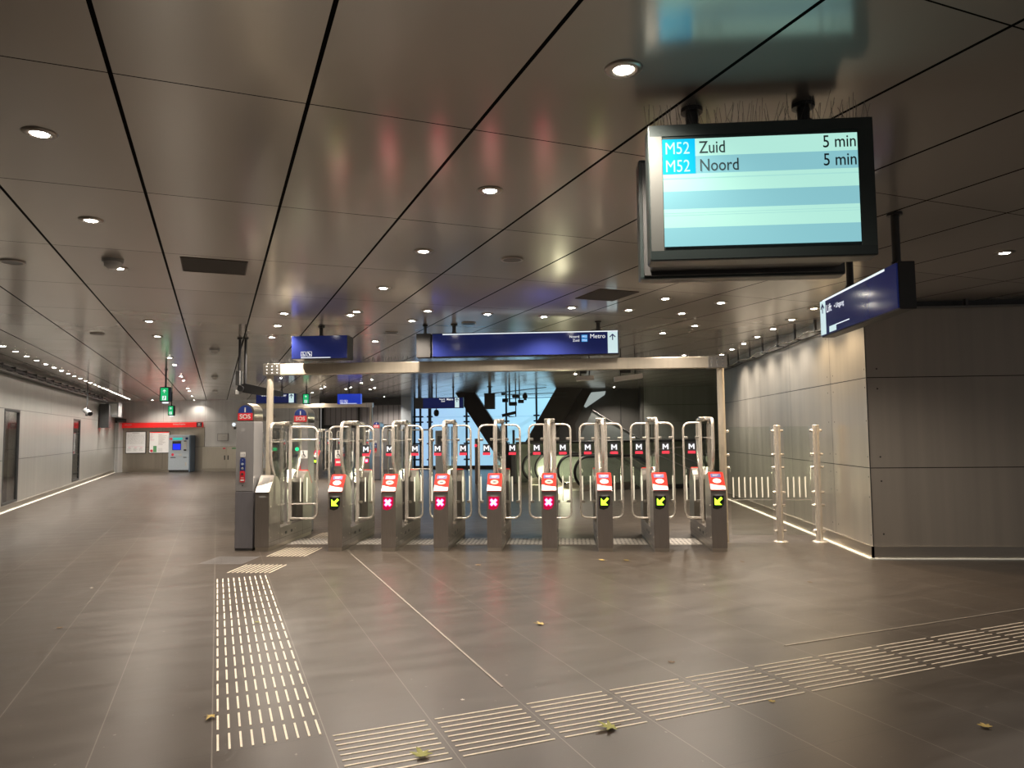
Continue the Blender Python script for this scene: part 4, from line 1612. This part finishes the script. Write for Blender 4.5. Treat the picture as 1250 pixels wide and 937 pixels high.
# ================================================================== PIPES ALONG THE WALLS
t = thing('cable_tray', 'dark cable tray with pipes along the top of the left wall', 'cable tray', A(-4.1, 15, 0), GRID)
for (xx, zz, r, m) in ((.0, 3.06, .03, 'charcoal'), (.02, 2.99, .018, 'grey'), (-.06, 3.0, .03, 'charcoal'), (-.08, 3.10, .04, 'black')):
    MB().cyl((xx, -20, zz), (xx, 18.0, zz), r, m, 10).build('pipe', t)
for i in range(28):
    k = MB()
    k.box((-.13, -10.5 + i, 3.03), (.04, -10.46 + i, 3.13), 'dark_grey')
    k.build('bracket', t)
t = thing('wall_cable', 'wavy silver cable on dark clips along the top of the right wall', 'cable', (3.66, 9.5, 0))
k = MB()
k.tube([(.012 * math.sin(i * 1.3), i * .2, 3.045 + .022 * math.sin(i * .9)) for i in range(40)], .014, 'tube', 8)
k.tube([(.06, i * .2, 3.00 + .008 * math.sin(i * .7)) for i in range(40)], .010, 'charcoal', 6)
k.build('cable', t)
for i in range(8):
    k = MB()
    k.box((-.01, .35 + i * .95, 3.03), (.02, .39 + i * .95, H), 'dark_grey')
    k.box((-.01, .35 + i * .95, 3.02), (.11, .39 + i * .95, 3.035), 'dark_grey')
    k.build('clip', t)
t = thing('wall_conduit', 'dark conduit running above the right wall block', 'conduit', (4.0, 9.31, 0))
MB().cyl((-.2, 0, 3.105), (6, 0, 3.105), .014, 'grey', 8).build('pipe', t)
for i in range(3):
    k = MB()
    k.box((.98 + i, -.01, 3.10), (1.01 + i, .05, H), 'dark_grey')
    k.build('bracket', t)

# ================================================================== LEFT HALL, FAR END
t = thing('red_band_sign', 'long red band sign with white lettering on the far wall over the posters', 'sign', (-18.22, 31.5, 0))
k = MB()
k.box((-1.95, -.12, 1.99), (1.95, 0, 2.215), 'red_band', .006)
bd = k.build('band', t)
k = MB()
k.text('Informatie', (-1.66, -.122, 2.105), X, Z, .085, 'white', 'LEFT', .9, .02)
k.build('lettering', bd)
k = MB()
k.text('Verkoop & opladen', (.60, -.122, 2.105), X, Z, .085, 'white', 'LEFT', .85, .02)
k.build('lettering', bd)
k = MB()
k.box((1.70, -.127, 2.0), (1.94, -.12, 2.21), 'sticker_black')
k.text('M', (1.76, -.129, 2.075), X, Z, .15, 'white', 'LEFT', 1, .03)
k.box((1.74, -.129, 2.03), (1.90, -.127, 2.05), 'white')
k.build('emblem', bd)


def poster(x, w, lab, kind):
    t = thing('notice_board', lab, 'poster', (x, 31.5, 0))
    z0, z1 = .835, 1.83
    k = MB()
    k.box((-w / 2, -.04, z0), (w / 2, 0, z1), 'dark_grey', .005)
    k.build('frame', t)
    k = MB()
    k.box((-w / 2 + .03, -.044, z0 + .03), (w / 2 - .03, -.039, z1 - .03), 'paper')
    p = k.build('sheet', t)
    k = MB()
    rnd = random.Random(5 if kind == 1 else 9)
    y = -.046
    if kind == 1:
        k.box((-.17, y, 1.735), (.17, y + .002, 1.755), 'ink')
        for i in range(17):
            zz = 1.68 - i * .026
            x_ = -.40
            while x_ < .38:
                l = rnd.uniform(.03, .12)
                k.box((x_, y, zz), (min(x_ + l, .41), y + .002, zz + .007), 'ink')
                x_ += l + rnd.uniform(.02, .05)
        for cx in (-.30, 0, .27):
            for i in range(6):
                k.box((cx - .10, y, 1.06 - i * .022), (cx + rnd.uniform(0, .1), y + .002, 1.066 - i * .022), 'ink')
            k.box((cx - .06, y, 1.09), (cx + .06, y + .002, 1.11), 'ink_pink')
        k.box((-.40, y, 1.15), (.40, y + .002, 1.157), 'ink_pink')
    else:
        k.box((-.45, y, 1.755), (.45, y + .002, 1.80), 'red_band')
        for i in range(20):
            zz = 1.70 - i * .026
            k.box((-.05, y, zz), (rnd.uniform(.1, .38), y + .002, zz + .009), 'ink')
            if i < 12:
                k.box((-.42, y, zz), (rnd.uniform(-.38, -.2), y + .002, zz + .008), 'ink_pink' if i % 3 else 'ink')
        k.box((-.28, y, .89), (-.12, y + .002, 1.17), 'poster_green')
        k.disc((-.36, y - .0005, .95), X, Z, .07, .06, 'sticker_red', 16)
        for i in range(4):
            k.box((-.05, y, 1.05 - i * .04), (.15, y + .002, 1.06 - i * .04), 'ink')
    k.build('print', p)
    return t


poster(-19.40, .96, 'framed network map with fine grey print on the far wall', 1)
poster(-18.29, .98, 'framed notice with red top and green box beside the ticket machine', 2)

t = thing('ticket_machine', 'silver blue ticket machine with bright blue screen against the far wall', 'ticket machine', (-17.13, 31.06, 0))
k = MB()
k.box((-.50, 0, .10), (.46, .40, 1.65), 'machine_blue', .01)
k.box((.46, -.02, .02), (.52, .40, 1.62), simple('machine_edge', (.16, .22, .30), .35, .5))
k.box((-.48, .03, 0), (.44, .40, .10), 'charcoal')
k.build('cabinet', t)
k = MB()
k.box((-.32, -.012, .98), (.08, 0, 1.38), 'charcoal', .006)
s_ = k.build('screen_surround', t)
k = MB()
k.box((-.29, -.016, 1.0), (.06, -.011, 1.26), 'mscreen')
k.build('screen', s_)['label'] = 'bright blue screen'
k = MB()
k.box((-.30, -.008, 1.43), (.14, 0, 1.53), 'mteal')
k.build('header_panel', t)
k = MB()
k.disc((-.39, -.004, 1.48), X, Z, .075, .045, 'sticker_red', 16)
k.disc((-.30, -.004, .78), X, Z, .06, .06, 'sticker_red', 16)
k.build('round_stickers', t)
k = MB()
k.box((.20, -.01, .95), (.34, 0, 1.40), 'mid', .004)
k.box((.21, -.013, .95), (.33, -.009, 1.01), 'black')
k.box((.21, -.013, 1.36), (.33, -.009, 1.40), 'black')
k.box((.28, -.01, 1.44), (.40, 0, 1.54), 'navy_soft')
k.build('payment_panel', t)
k = MB()
k.box((-.40, -.006, .64), (-.16, .002, .67), 'black')
k.box((.19, -.006, .64), (.34, .002, .67), 'black')
k.box((-.02, -.004, .72), (.12, .002, .82), 'mid')
k.build('slots', t)
k = MB()
k.box((.28, -.006, .28), (.35, 0, .44), 'white')
k.build('lock_plate', t)

t = thing('wall_notice', 'small white framed notice on the far wall right of the ticket machine', 'notice', (-15.345, 31.5, 0))
k = MB()
k.box((-.25, -.03, 1.36), (.25, 0, 1.70), 'grey', .004)
k.build('frame', t)
k = MB()
k.box((-.225, -.033, 1.385), (.225, -.029, 1.675), 'white')
p = k.build('sheet', t)
k = MB()
k.box((-.02, -.035, 1.55), (.12, -.033, 1.57), 'ink')
k.box((-.05, -.035, 1.47), (.07, -.033, 1.48), 'ink')
k.build('print', p)
t = thing('wall_cabinet', 'low stainless steel wall cabinet with two doors on the far wall', 'cabinet', (-15.55, 31.5, 0))
k = MB()
k.box((-.72, -.06, .14), (1.0, 0, 1.10), 'steel', .004)
k.build('carcass', t)
for x0, x1, hx in ((-.71, .40, .33), (.41, .99, .49)):
    k = MB()
    k.box((x0, -.075, .15), (x1, -.06, 1.09), 'steel', .003)
    d_ = k.build('door', t)
    k = MB()
    k.box((hx - .025, -.085, .52), (hx + .025, -.075, .72), 'charcoal', .005)
    k.build('handle', d_)
    k = MB()
    k.box((x0 + .25 if x0 > 0 else .24, -.078, 1.0), (x0 + .5 if x0 > 0 else .36, -.075, 1.06), 'sticker_red' if x0 < 0 else 'poster_green')
    k.build('sticker', d_)
t = thing('wall_lamp', 'small white wall lamp with dark base on the far wall', 'wall lamp', (-14.75, 31.5, 0))
k = MB()
k.box((-.14, -.14, 1.98), (.14, 0, 2.2), 'mid', .02)
k.build('housing', t)
MB().lathe([(.0, .05), (.07, .04), (.09, 0)], (-.04, -.13, 2.09), 'strip_white', 16, (0, -1, 0)).build('lens', t)
k = MB()
k.box((-.06, -.1, 1.88), (.06, 0, 1.98), 'charcoal', .01)
k.build('bracket', t)


def cctv(loc, rotz, zcam, rod, label, body='mid', tilt=.22, L=.34, r=.065):
    t = thing('security_camera', label, 'camera', loc, rotz)
    if rod:
        k = MB()
        k.cyl((0, 0, zcam), (0, 0, H), .018, 'charcoal', 10)
        k.cyl((0, 0, H - .02), (0, 0, H), .05, 'charcoal', 14)
        k.build('hanger_rod', t)
    k = MB()
    ax = Vector((0, -math.cos(tilt), -math.sin(tilt)))
    c = Vector((0, .02, zcam))
    k.lathe([(.0, 0), (r * .8, 0), (r, .02), (r, L), (r * .9, L + .02)], c - ax * (L * .35), body, 16, ax)
    b_ = k.build('body', t)
    k = MB()
    k.lathe([(.0, 0), (r * .9, 0)], c + ax * (L * .65 + .012), 'black', 16, ax)
    k.build('lens', b_)
    k = MB()
    k.box((-.03, -.04, zcam - r - .06), (.03, .06, zcam - r + .01), 'charcoal', .008)
    k.build('mount', t)
    return t


p = A(-3.6, 24.75)
cctv((p.x, p.y, 0), .9, 2.36, True, 'pale security camera hanging on a thin rod by the left wall', 'grey', .25, .45, .075)
cctv((-20.1, 31.1, 0), 2.1, 2.36, False, 'dark security camera above the left end of the red band', 'charcoal', .1, .6, .08)
cctv((-12.95, 30.9, 0), -.9, 2.38, False, 'white security camera on the far wall behind the left portal post', 'white', .25, .6, .09)
# loudspeaker boxes at the end of the left wall
p = A(-4.02, 32.2)
t = thing('wall_speaker', 'tall dark box mounted high at the far end of the left wall', 'speaker', (p.x, p.y, 0), GRID)
k = MB()
k.box((-.2, -.3, 1.95), (.12, .3, 2.88), 'charcoal', .01)
k.build('case', t)
p = A(-3.95, 34.0)
t = thing('wall_speaker', 'pale grey tilted speaker box high at the far end of the left wall', 'speaker', (p.x, p.y, 0), GRID)
k = MB()
k.box((-.28, -.35, 2.42), (.18, .7, 3.02), 'grey', .01)
b_ = k.build('case', t)
k = MB()
k.box((-.20, -.36, 2.5), (.12, -.345, 2.95), 'mid')
k.build('front_mesh', b_)

# dark camera rig hanging behind the tall help pillar
t = thing('camera_rig', 'black camera rig on two ceiling poles above the help pillars', 'camera', (-5.28, 11.5, 0))
for xx in (-.06, .04):
    k = MB()
    k.cyl((xx, 0, 2.40), (xx, 0, H), .022, 'black', 12)
    k.cyl((xx, 0, H - .02), (xx, 0, H), .045, 'black', 14)
    k.build('hanger_pole', t)
k = MB()
k.box((-.10, -.06, 2.42), (-.03, .06, 2.66), 'dark_grey', .008)
k.box((-.10, -.05, 2.27), (-.04, .05, 2.34), 'mid', .006)
k.build('control_box', t)
k = MB()
k.prism([(.0, -.06, 2.43), (.06, -.06, 2.45), (.66, -.06, 2.31), (.66, -.06, 2.23), (.30, -.06, 2.25), (.02, -.06, 2.30)], (0, .12, 0), 'black')
k.build('slanted_arm', t)
k = MB()
k.cyl((0, -.03, 2.36), (0, -.10, 2.36), .05, 'black', 16)
k.build('camera_head', t)

# slim posts of the far fence left of the gates
for i, x in enumerate((-8.78, -8.60, -8.40, -8.2)):
    t = thing('fence_post', ['first', 'second', 'third', 'fourth'][i] + ' slim distant fence post seen between the two help pillars, from left', 'fence post', (x, 20.0, 0), 0, 'slim posts of the far fence')
    MB().cyl((0, 0, 0), (0, 0, 1.69), .045, 'tube', 12).build('post', t)
    k = MB()
    for zz in (1.5, 1.2, .9, .6):
        k.cyl((-.06, -.045, zz), (.06, -.045, zz), .018, 'charcoal', 8)
    k.build('glass_clip', t)

# ================================================================== FAR CENTRE: BLUE GLASS, STRUTS, CAMERAS
for i, (x, r) in enumerate(((-6.68, .05), (-6.42, .05), (-6.0, .075), (-4.36, .05), (-2.60, .045), (-1.27, .045))):
    t = thing('glass_wall_rod', ORD[i] + ' dark upright rod in front of the blue glass wall, from the left', 'mullion', (x, 31.7, 0), 0, 'upright rods of the blue glass wall')
    MB().cyl((0, 0, 0), (0, 0, H), r, 'charcoal', 10).build('rod', t)
    for zz in (.45, 1.15, 2.1, 2.34):
        k = MB()
        k.tube([(-.14, 0, zz), (-.12, 0, zz), (.12, 0, zz), (.14, 0, zz)], [.015, .035, .035, .015], 'black', 8)
        k.build('spider_clamp', t)


def strut(p0, p1, w, dep, m, name, label):
    t = thing(name, label, 'strut', (p1[0], p1[1], 0))
    a, b = Vector(p0) - Vector((p1[0], p1[1], 0)), Vector(p1) - Vector((p1[0], p1[1], 0))
    k = MB()
    q = [a + X * (-w / 2), a + X * (w / 2), b + X * (w / 2), b + X * (-w / 2)]
    k.prism([v - Y * dep / 2 for v in q], (0, dep, 0), m)
    k.build('shaft', t)
    k = MB()
    q = [b + X * (-w * .62), b + X * (w * .62), b + X * (w * .55) + Z * .12, b + X * (-w * .55) + Z * .12]
    k.prism([v - Y * dep * .6 for v in q], (0, dep * 1.2, 0), 'charcoal')
    k.build('foot', t)
    return t


strut((-4.0, 29, H), (-1.95, 29, 0), .80, .5, 'strut_dark', 'slanted_strut', 'dark slanted strut crossing the blue glass wall from upper left')
strut((.15, 26.6, H), (-1.75, 26.6, 0), .95, .6, 'strut_dark', 'slanted_strut', 'wide dark slanted strut at the right edge of the blue glass wall')
t = thing('stair_soffit', 'dark sloping mass behind the right slanted strut', 'stair', (.4, 27.3, 0))
k = MB()
k.prism([(-.3, 0, H), (.62, 0, H), (-.05, 0, 1.9), (.10, 0, .0), (-1.3, 0, 0), (-1.5, 0, 1.0)], (0, .25, 0), 'strut_dark')
k.build('soffit', t)
k = MB()
k.tube([(-.35, -.02, 2.6), (-1.75, -.02, .35)], .025, 'grey', 6)
k.build('edge_rail', t)
t = thing('gap_light_wedge', 'pale glowing wedge standing in for light between dark strut and black wall', 'painted light', (1.0, 27.4, 0))
k = MB()
k.prism([(-.35, 0, 2.60), (-.24, 0, 2.50), (.48, 0, 2.98), (.52, 0, 3.12), (-.02, 0, 3.08)], (0, .03, 0), 'gap_glow')  # light seen through the gap, put in as a glowing sheet
k.build('panel', t)
t = thing('sloping_panel', 'grey sloping triangular panel rising behind the escalators', 'panel', (1.4, 26.45, 0))
k = MB()
k.prism([(-.42, 0, 2.38), (-1.35, 0, .45), (-1.35, 0, 0), (2.4, 0, 0), (2.4, 0, .62)], (0, .05, 0), 'slope_glass')
k.build('sheet', t)
k = MB()
k.tube([(-.42, -.01, 2.38), (2.4, -.01, .62)], .012, 'grey', 6)
k.build('top_edge', t)

# cameras and boxes hanging before the blue wall
t = thing('hanging_box', 'dark box hanging on a short pole before the blue glass wall', 'box', (-2.62, 25.0, 0))
k = MB()
flange_pole(k, 0, 0, 2.95, H, .05, 'charcoal')
k.build('hanger_pole', t)
k = MB()
k.box((-.18, -.12, 2.42), (.18, .12, 2.97), 'charcoal', .01)
k.build('case', t)
t = thing('camera_cluster', 'tangled cluster of dark cameras under the ceiling before the blue wall', 'camera', (-1.85, 25.2, 0))
k = MB()
k.cyl((-.1, 0, 2.6), (-.1, 0, H), .03, 'charcoal', 8)
k.cyl((.25, 0, 2.7), (.25, 0, H), .02, 'charcoal', 8)
k.build('hanger_rods', t)
for (x, z, w, h) in ((-.25, 2.72, .2, .12), (.02, 2.60, .28, .13), (.30, 2.68, .2, .12), (.12, 2.86, .24, .10), (.45, 2.85, .10, .26), (-.30, 2.95, .16, .08)):
    k = MB()
    k.box((x - w / 2, -.1, z - h / 2), (x + w / 2, .1, z + h / 2), 'charcoal', .02)
    k.cyl((x, -.14, z), (x, -.1, z), h * .35, 'black', 10)
    k.build('camera_unit', t)
k = MB()
for zz in (2.78, 2.92):
    k.cyl((-.35, 0, zz), (1.9, .1, zz + .05), .012, 'charcoal', 6)
k.cyl((-1.0, 0, 2.95), (1.2, 0, 3.16), .014, 'charcoal', 6)
k.build('cable_rails', t)
t = thing('security_camera', 'black camera on an L-shaped rod in front of the blue glass wall', 'camera', (-1.72, 25.0, 0))
k = MB()
k.tube([(.0, 0, H), (0, 0, 2.15), (-.25, 0, 2.15)], .02, 'charcoal', 6)
k.build('hanger_rod', t)
k = MB()
k.obox((-.24, 0, 2.24), Vector((1, 0, .22)).normalized(), Y, Vector((-.22, 0, 1)).normalized(), .24, .09, .05, 'black')
k.build('body', t)
t = thing('security_camera', 'black dome camera hanging under the distant Metro sign', 'camera', (-4.75, 26.4, 0))
k = MB()
k.cyl((0, 0, 2.35), (0, 0, H), .02, 'charcoal', 8)
k.build('hanger_rod', t)
MB().lathe([(.0, -.11), (.07, -.09), (.10, 0), (.09, .10), (.04, .14), (0, .14)], (0, 0, 2.33), 'black', 14).build('dome', t)
for (x, w, h, tilt, lab) in ((.385, .34, .085, .06, 'small tilted white light fixture under the portal, left one'), (1.21, .54, .085, .12, 'long tilted white light fixture under the portal, right one')):
    t = thing('light_fixture', lab, 'light fixture', (x, 14.0, 0))
    k = MB()
    k.obox((0, 0, 2.63), Vector((1, 0, tilt)).normalized(), Y, Vector((-tilt, 0, 1)).normalized(), w / 2, .08, h / 2, 'mid')
    k.build('housing', t)
    k = MB()
    k.cyl((-w * .25, .02, 2.66), (-w * .25, .02, H), .012, 'charcoal', 8)
    k.cyl((w * .25, .02, 2.66), (w * .25, .02, H), .012, 'charcoal', 8)
    k.box((-w * .3, -.03, 2.72), (w * .1, .05, 2.80), 'black', .02)
    k.build('hanger', t)

# posts on the floor behind the gates
t = thing('card_pillar', 'slim brown steel card reader post with red light before the blue wall', 'card reader', (-2.82, 23.0, 0))
k = MB()
k.box((-.075, -.1, 0), (.075, .1, 1.42), 'steel_dark', .01)
k.build('post', t)
k = MB()
k.cyl((-.04, -.105, 1.2), (-.04, -.1, 1.2), .045, 'red_lamp', 12)
k.build('red_light', t)
t = thing('information_column', 'grey rectangular column standing before the blue glass wall', 'column', (-4.62, 26.5, 0))
k = MB()
k.box((-.17, -.12, 0), (.17, .12, 1.70), 'grey', .01)
k.box((-.10, -.125, 1.0), (.10, -.12, 1.5), 'dark_grey')
k.build('case', t)
t = thing('card_pillar', 'dark post with small green light left of the escalators', 'card reader', (-1.66, 23.0, 0))
k = MB()
k.box((-.07, -.1, 0), (.07, .1, 1.15), 'dark_grey', .01)
k.build('post', t)
k = MB()
k.cyl((.0, -.105, 1.2), (.0, -.02, 1.2), .05, 'green_lamp', 12)
k.cyl((-.0, 0, 1.1), (0, 0, 1.68), .04, 'charcoal', 10)
k.build('green_light', t)
t = thing('fence_rail', 'low steel fence before the blue glass wall behind the gates', 'fence', (-5.9, 27.4, 0))
for x in (-.9, 0, .8):
    MB().cyl((x, 0, 0), (x, 0, 1.75), .04, 'tube', 10).build('post', t)
MB().cyl((-.9, 0, 1.74), (.8, 0, 1.74), .03, 'tube', 10).build('top_rail', t)
MB().cyl((-.9, 0, .25), (.8, 0, .25), .03, 'tube', 10).build('bottom_rail', t)

# ================================================================== ESCALATORS
def escalator(d0, d1, label):
    c = A(9.0, (d0 + d1) / 2)
    t = thing('escalator', label, 'escalator', (c.x, c.y, 0), GRID, 'pair of escalators')
    hw = (d1 - d0) / 2
    L1, L2 = 1.75, 6.2
    sl_ = math.tan(math.radians(30))
    for s in (-1, 1):
        y = s * hw
        # rubber handrail: round nose, level run, then down the slope
        nose = arc((.42, y, .50), X, Z, .42, -PI * .62, -PI * 1.5, 16)
        path = nose + [Vector((L1, y, .92)), Vector((L1 + .3, y, .92 - .06)), Vector((L2, y, .92 - (L2 - L1) * sl_))]
        MB().tube(path, .042, 'rubber', 10).build('handrail', t)
        k = MB()
        inner = [p for p in arc((.42, y, .50), X, Z, .37, -PI * .62, -PI * 1.5, 12)] + [Vector((L1, y, .87)), Vector((L2, y, .87 - (L2 - L1) * sl_)), Vector((L2, y, .20 - (L2 - L1) * sl_)), Vector((L1, y, .20))]
        k.prism([p - Y * .006 for p in inner], (0, .012, 0), 'green_glass')
        k.build('balustrade_glass', t)
        k = MB()
        k.prism([(.15, y - .06, .0), (L1, y - .06, 0), (L2, y - .06, -.0 - (L2 - L1) * sl_), (L2, y - .06, .20 - (L2 - L1) * sl_), (L1, y - .06, .20), (.25, y - .06, .16)], (0, .12, 0), 'steel')
        k.build('skirt', t)
        k = MB()
        k.tube([(L1 - .2, y - .07, .88), (L1, y - .07, .86), (L2, y - .07, .86 - (L2 - L1) * sl_)], .012, 'tube', 6)
        k.build('trim_line', t)
    k = MB()
    k.box((-.1, -hw + .07, 0), (1.28, hw - .07, .008), 'steel')
    k.build('comb_plate', t)
    k = MB()
    for i in range(16):
        x0 = L1 + i * .28 - .4
        z1 = -max(0, (x0 - L1 + .3)) * sl_ - .02
        k.box((x0, -hw + .07, z1 - .2), (x0 + .29, hw - .07, z1), 'dark_grey')
    k.build('steps', t)
    return t


escalator(20.25, 21.25, 'escalator farther from the gates, dark round handrail ends and glass sides')
escalator(17.65, 18.7, 'escalator nearer the gates, dark round handrail ends and glass sides')
t = thing('escalator_parapet', 'grey green parapet with top rail behind the escalators', 'parapet', (0, 0, 0))
k = MB()
grid_slab(k, 9.0, 17.9, 21.75, 21.85, 0, 1.22, 'green_grey')
k.build('panel', t)
k = MB()
k.tube([A(9.0, 21.8, 1.26), A(17.9, 21.8, 1.26)], .04, 'dark_grey', 10)
k.build('top_rail', t)
t = thing('glass_parapet', 'greenish glass parapet in front of the escalator well', 'parapet', (0, 0, 0))
k = MB()
grid_slab(k, 11.0, 16.5, 17.12, 17.14, .1, 1.20, cloudy('parapet_glass', (.40, .45, .36, 1), .62))
k.build('glass', t)
k = MB()
grid_slab(k, 11.0, 16.5, 17.1, 17.16, .0, .12, 'charcoal')
k.build('base_rail', t)
for (t0, z0, t1, z1) in ((11.02, 1.06, 13.3, .13), (11.6, 1.06, 14.1, .13), (11.02, 1.08, 12.1, 1.14), (12.6, .98, 14.0, 1.12)):
    k = MB()
    k.tube([A(t0, 17.10, z0), A(t1, 17.10, z1)], .016, 'mid', 6)
    k.build('pale_rail', t)

# ================================================================== LIGHT
def point(loc, e, col, r=.3):
    l = bpy.data.lights.new('fill_lamp', 'POINT')
    l.energy = e
    l.color = col
    l.shadow_soft_size = r
    o = bpy.data.objects.new('fill_lamp', l)
    COL.objects.link(o)
    o.location = loc
    return o


def area(loc, rot, sx, sy, e, col):
    l = bpy.data.lights.new('area_lamp', 'AREA')
    l.shape = 'RECTANGLE'
    l.size, l.size_y = sx, sy
    l.energy = e
    l.color = col
    o = bpy.data.objects.new('area_lamp', l)
    COL.objects.link(o)
    o.location = loc
    o.rotation_euler = rot
    return o


p = A(9.6, 19.47, .35)
point(p, 90, (1, .95, .62), .2)
# more of the station's downlights behind the viewer and outside the frame, as light only
for (tt, dd) in ((-.9, 1.0), (1.64, .98), (4.2, 1.0), (6.66, 1.0), (1.64, -2.4), (5.0, -2.4), (-.9, -2.4)):
    l = bpy.data.objects.new('hall_beam', lamp_at((0, 0, 0), E0 * .3))
    COL.objects.link(l)
    l.location = A(tt, dd, H - .03)

w = bpy.data.worlds.new('World')
SC.world = w
w.use_nodes = True
bg = w.node_tree.nodes['Background']
bg.inputs['Color'].default_value = (.86, .81, .77, 1)
bg.inputs['Strength'].default_value = .24

# ================================================================== CAMERA
f, pitch, roll, yaw = 883.186, .0669974, -.01053752, .0735133
fw = Vector((-math.sin(yaw) * math.cos(pitch), math.cos(yaw) * math.cos(pitch), math.sin(pitch)))
r0 = Vector((math.cos(yaw), math.sin(yaw), 0))
u0 = r0.cross(fw)
rr = r0 * math.cos(roll) + u0 * math.sin(roll)
uu = -r0 * math.sin(roll) + u0 * math.cos(roll)
cam = bpy.data.cameras.new('camera')
cam.sensor_width = 36
cam.sensor_fit = 'HORIZONTAL'
cam.lens = f / 1250 * 36
cam.clip_end = 200
co = bpy.data.objects.new('camera', cam)
COL.objects.link(co)
mt = Matrix((rr, uu, -fw)).transposed().to_4x4()
mt.translation = Vector((0, 0, 1.6))
co.matrix_world = mt
SC.camera = co
SC.view_settings.view_transform = 'Standard'
SC.view_settings.look = 'None'
SC.view_settings.exposure = 0.14
SC.cycles.use_denoising = True
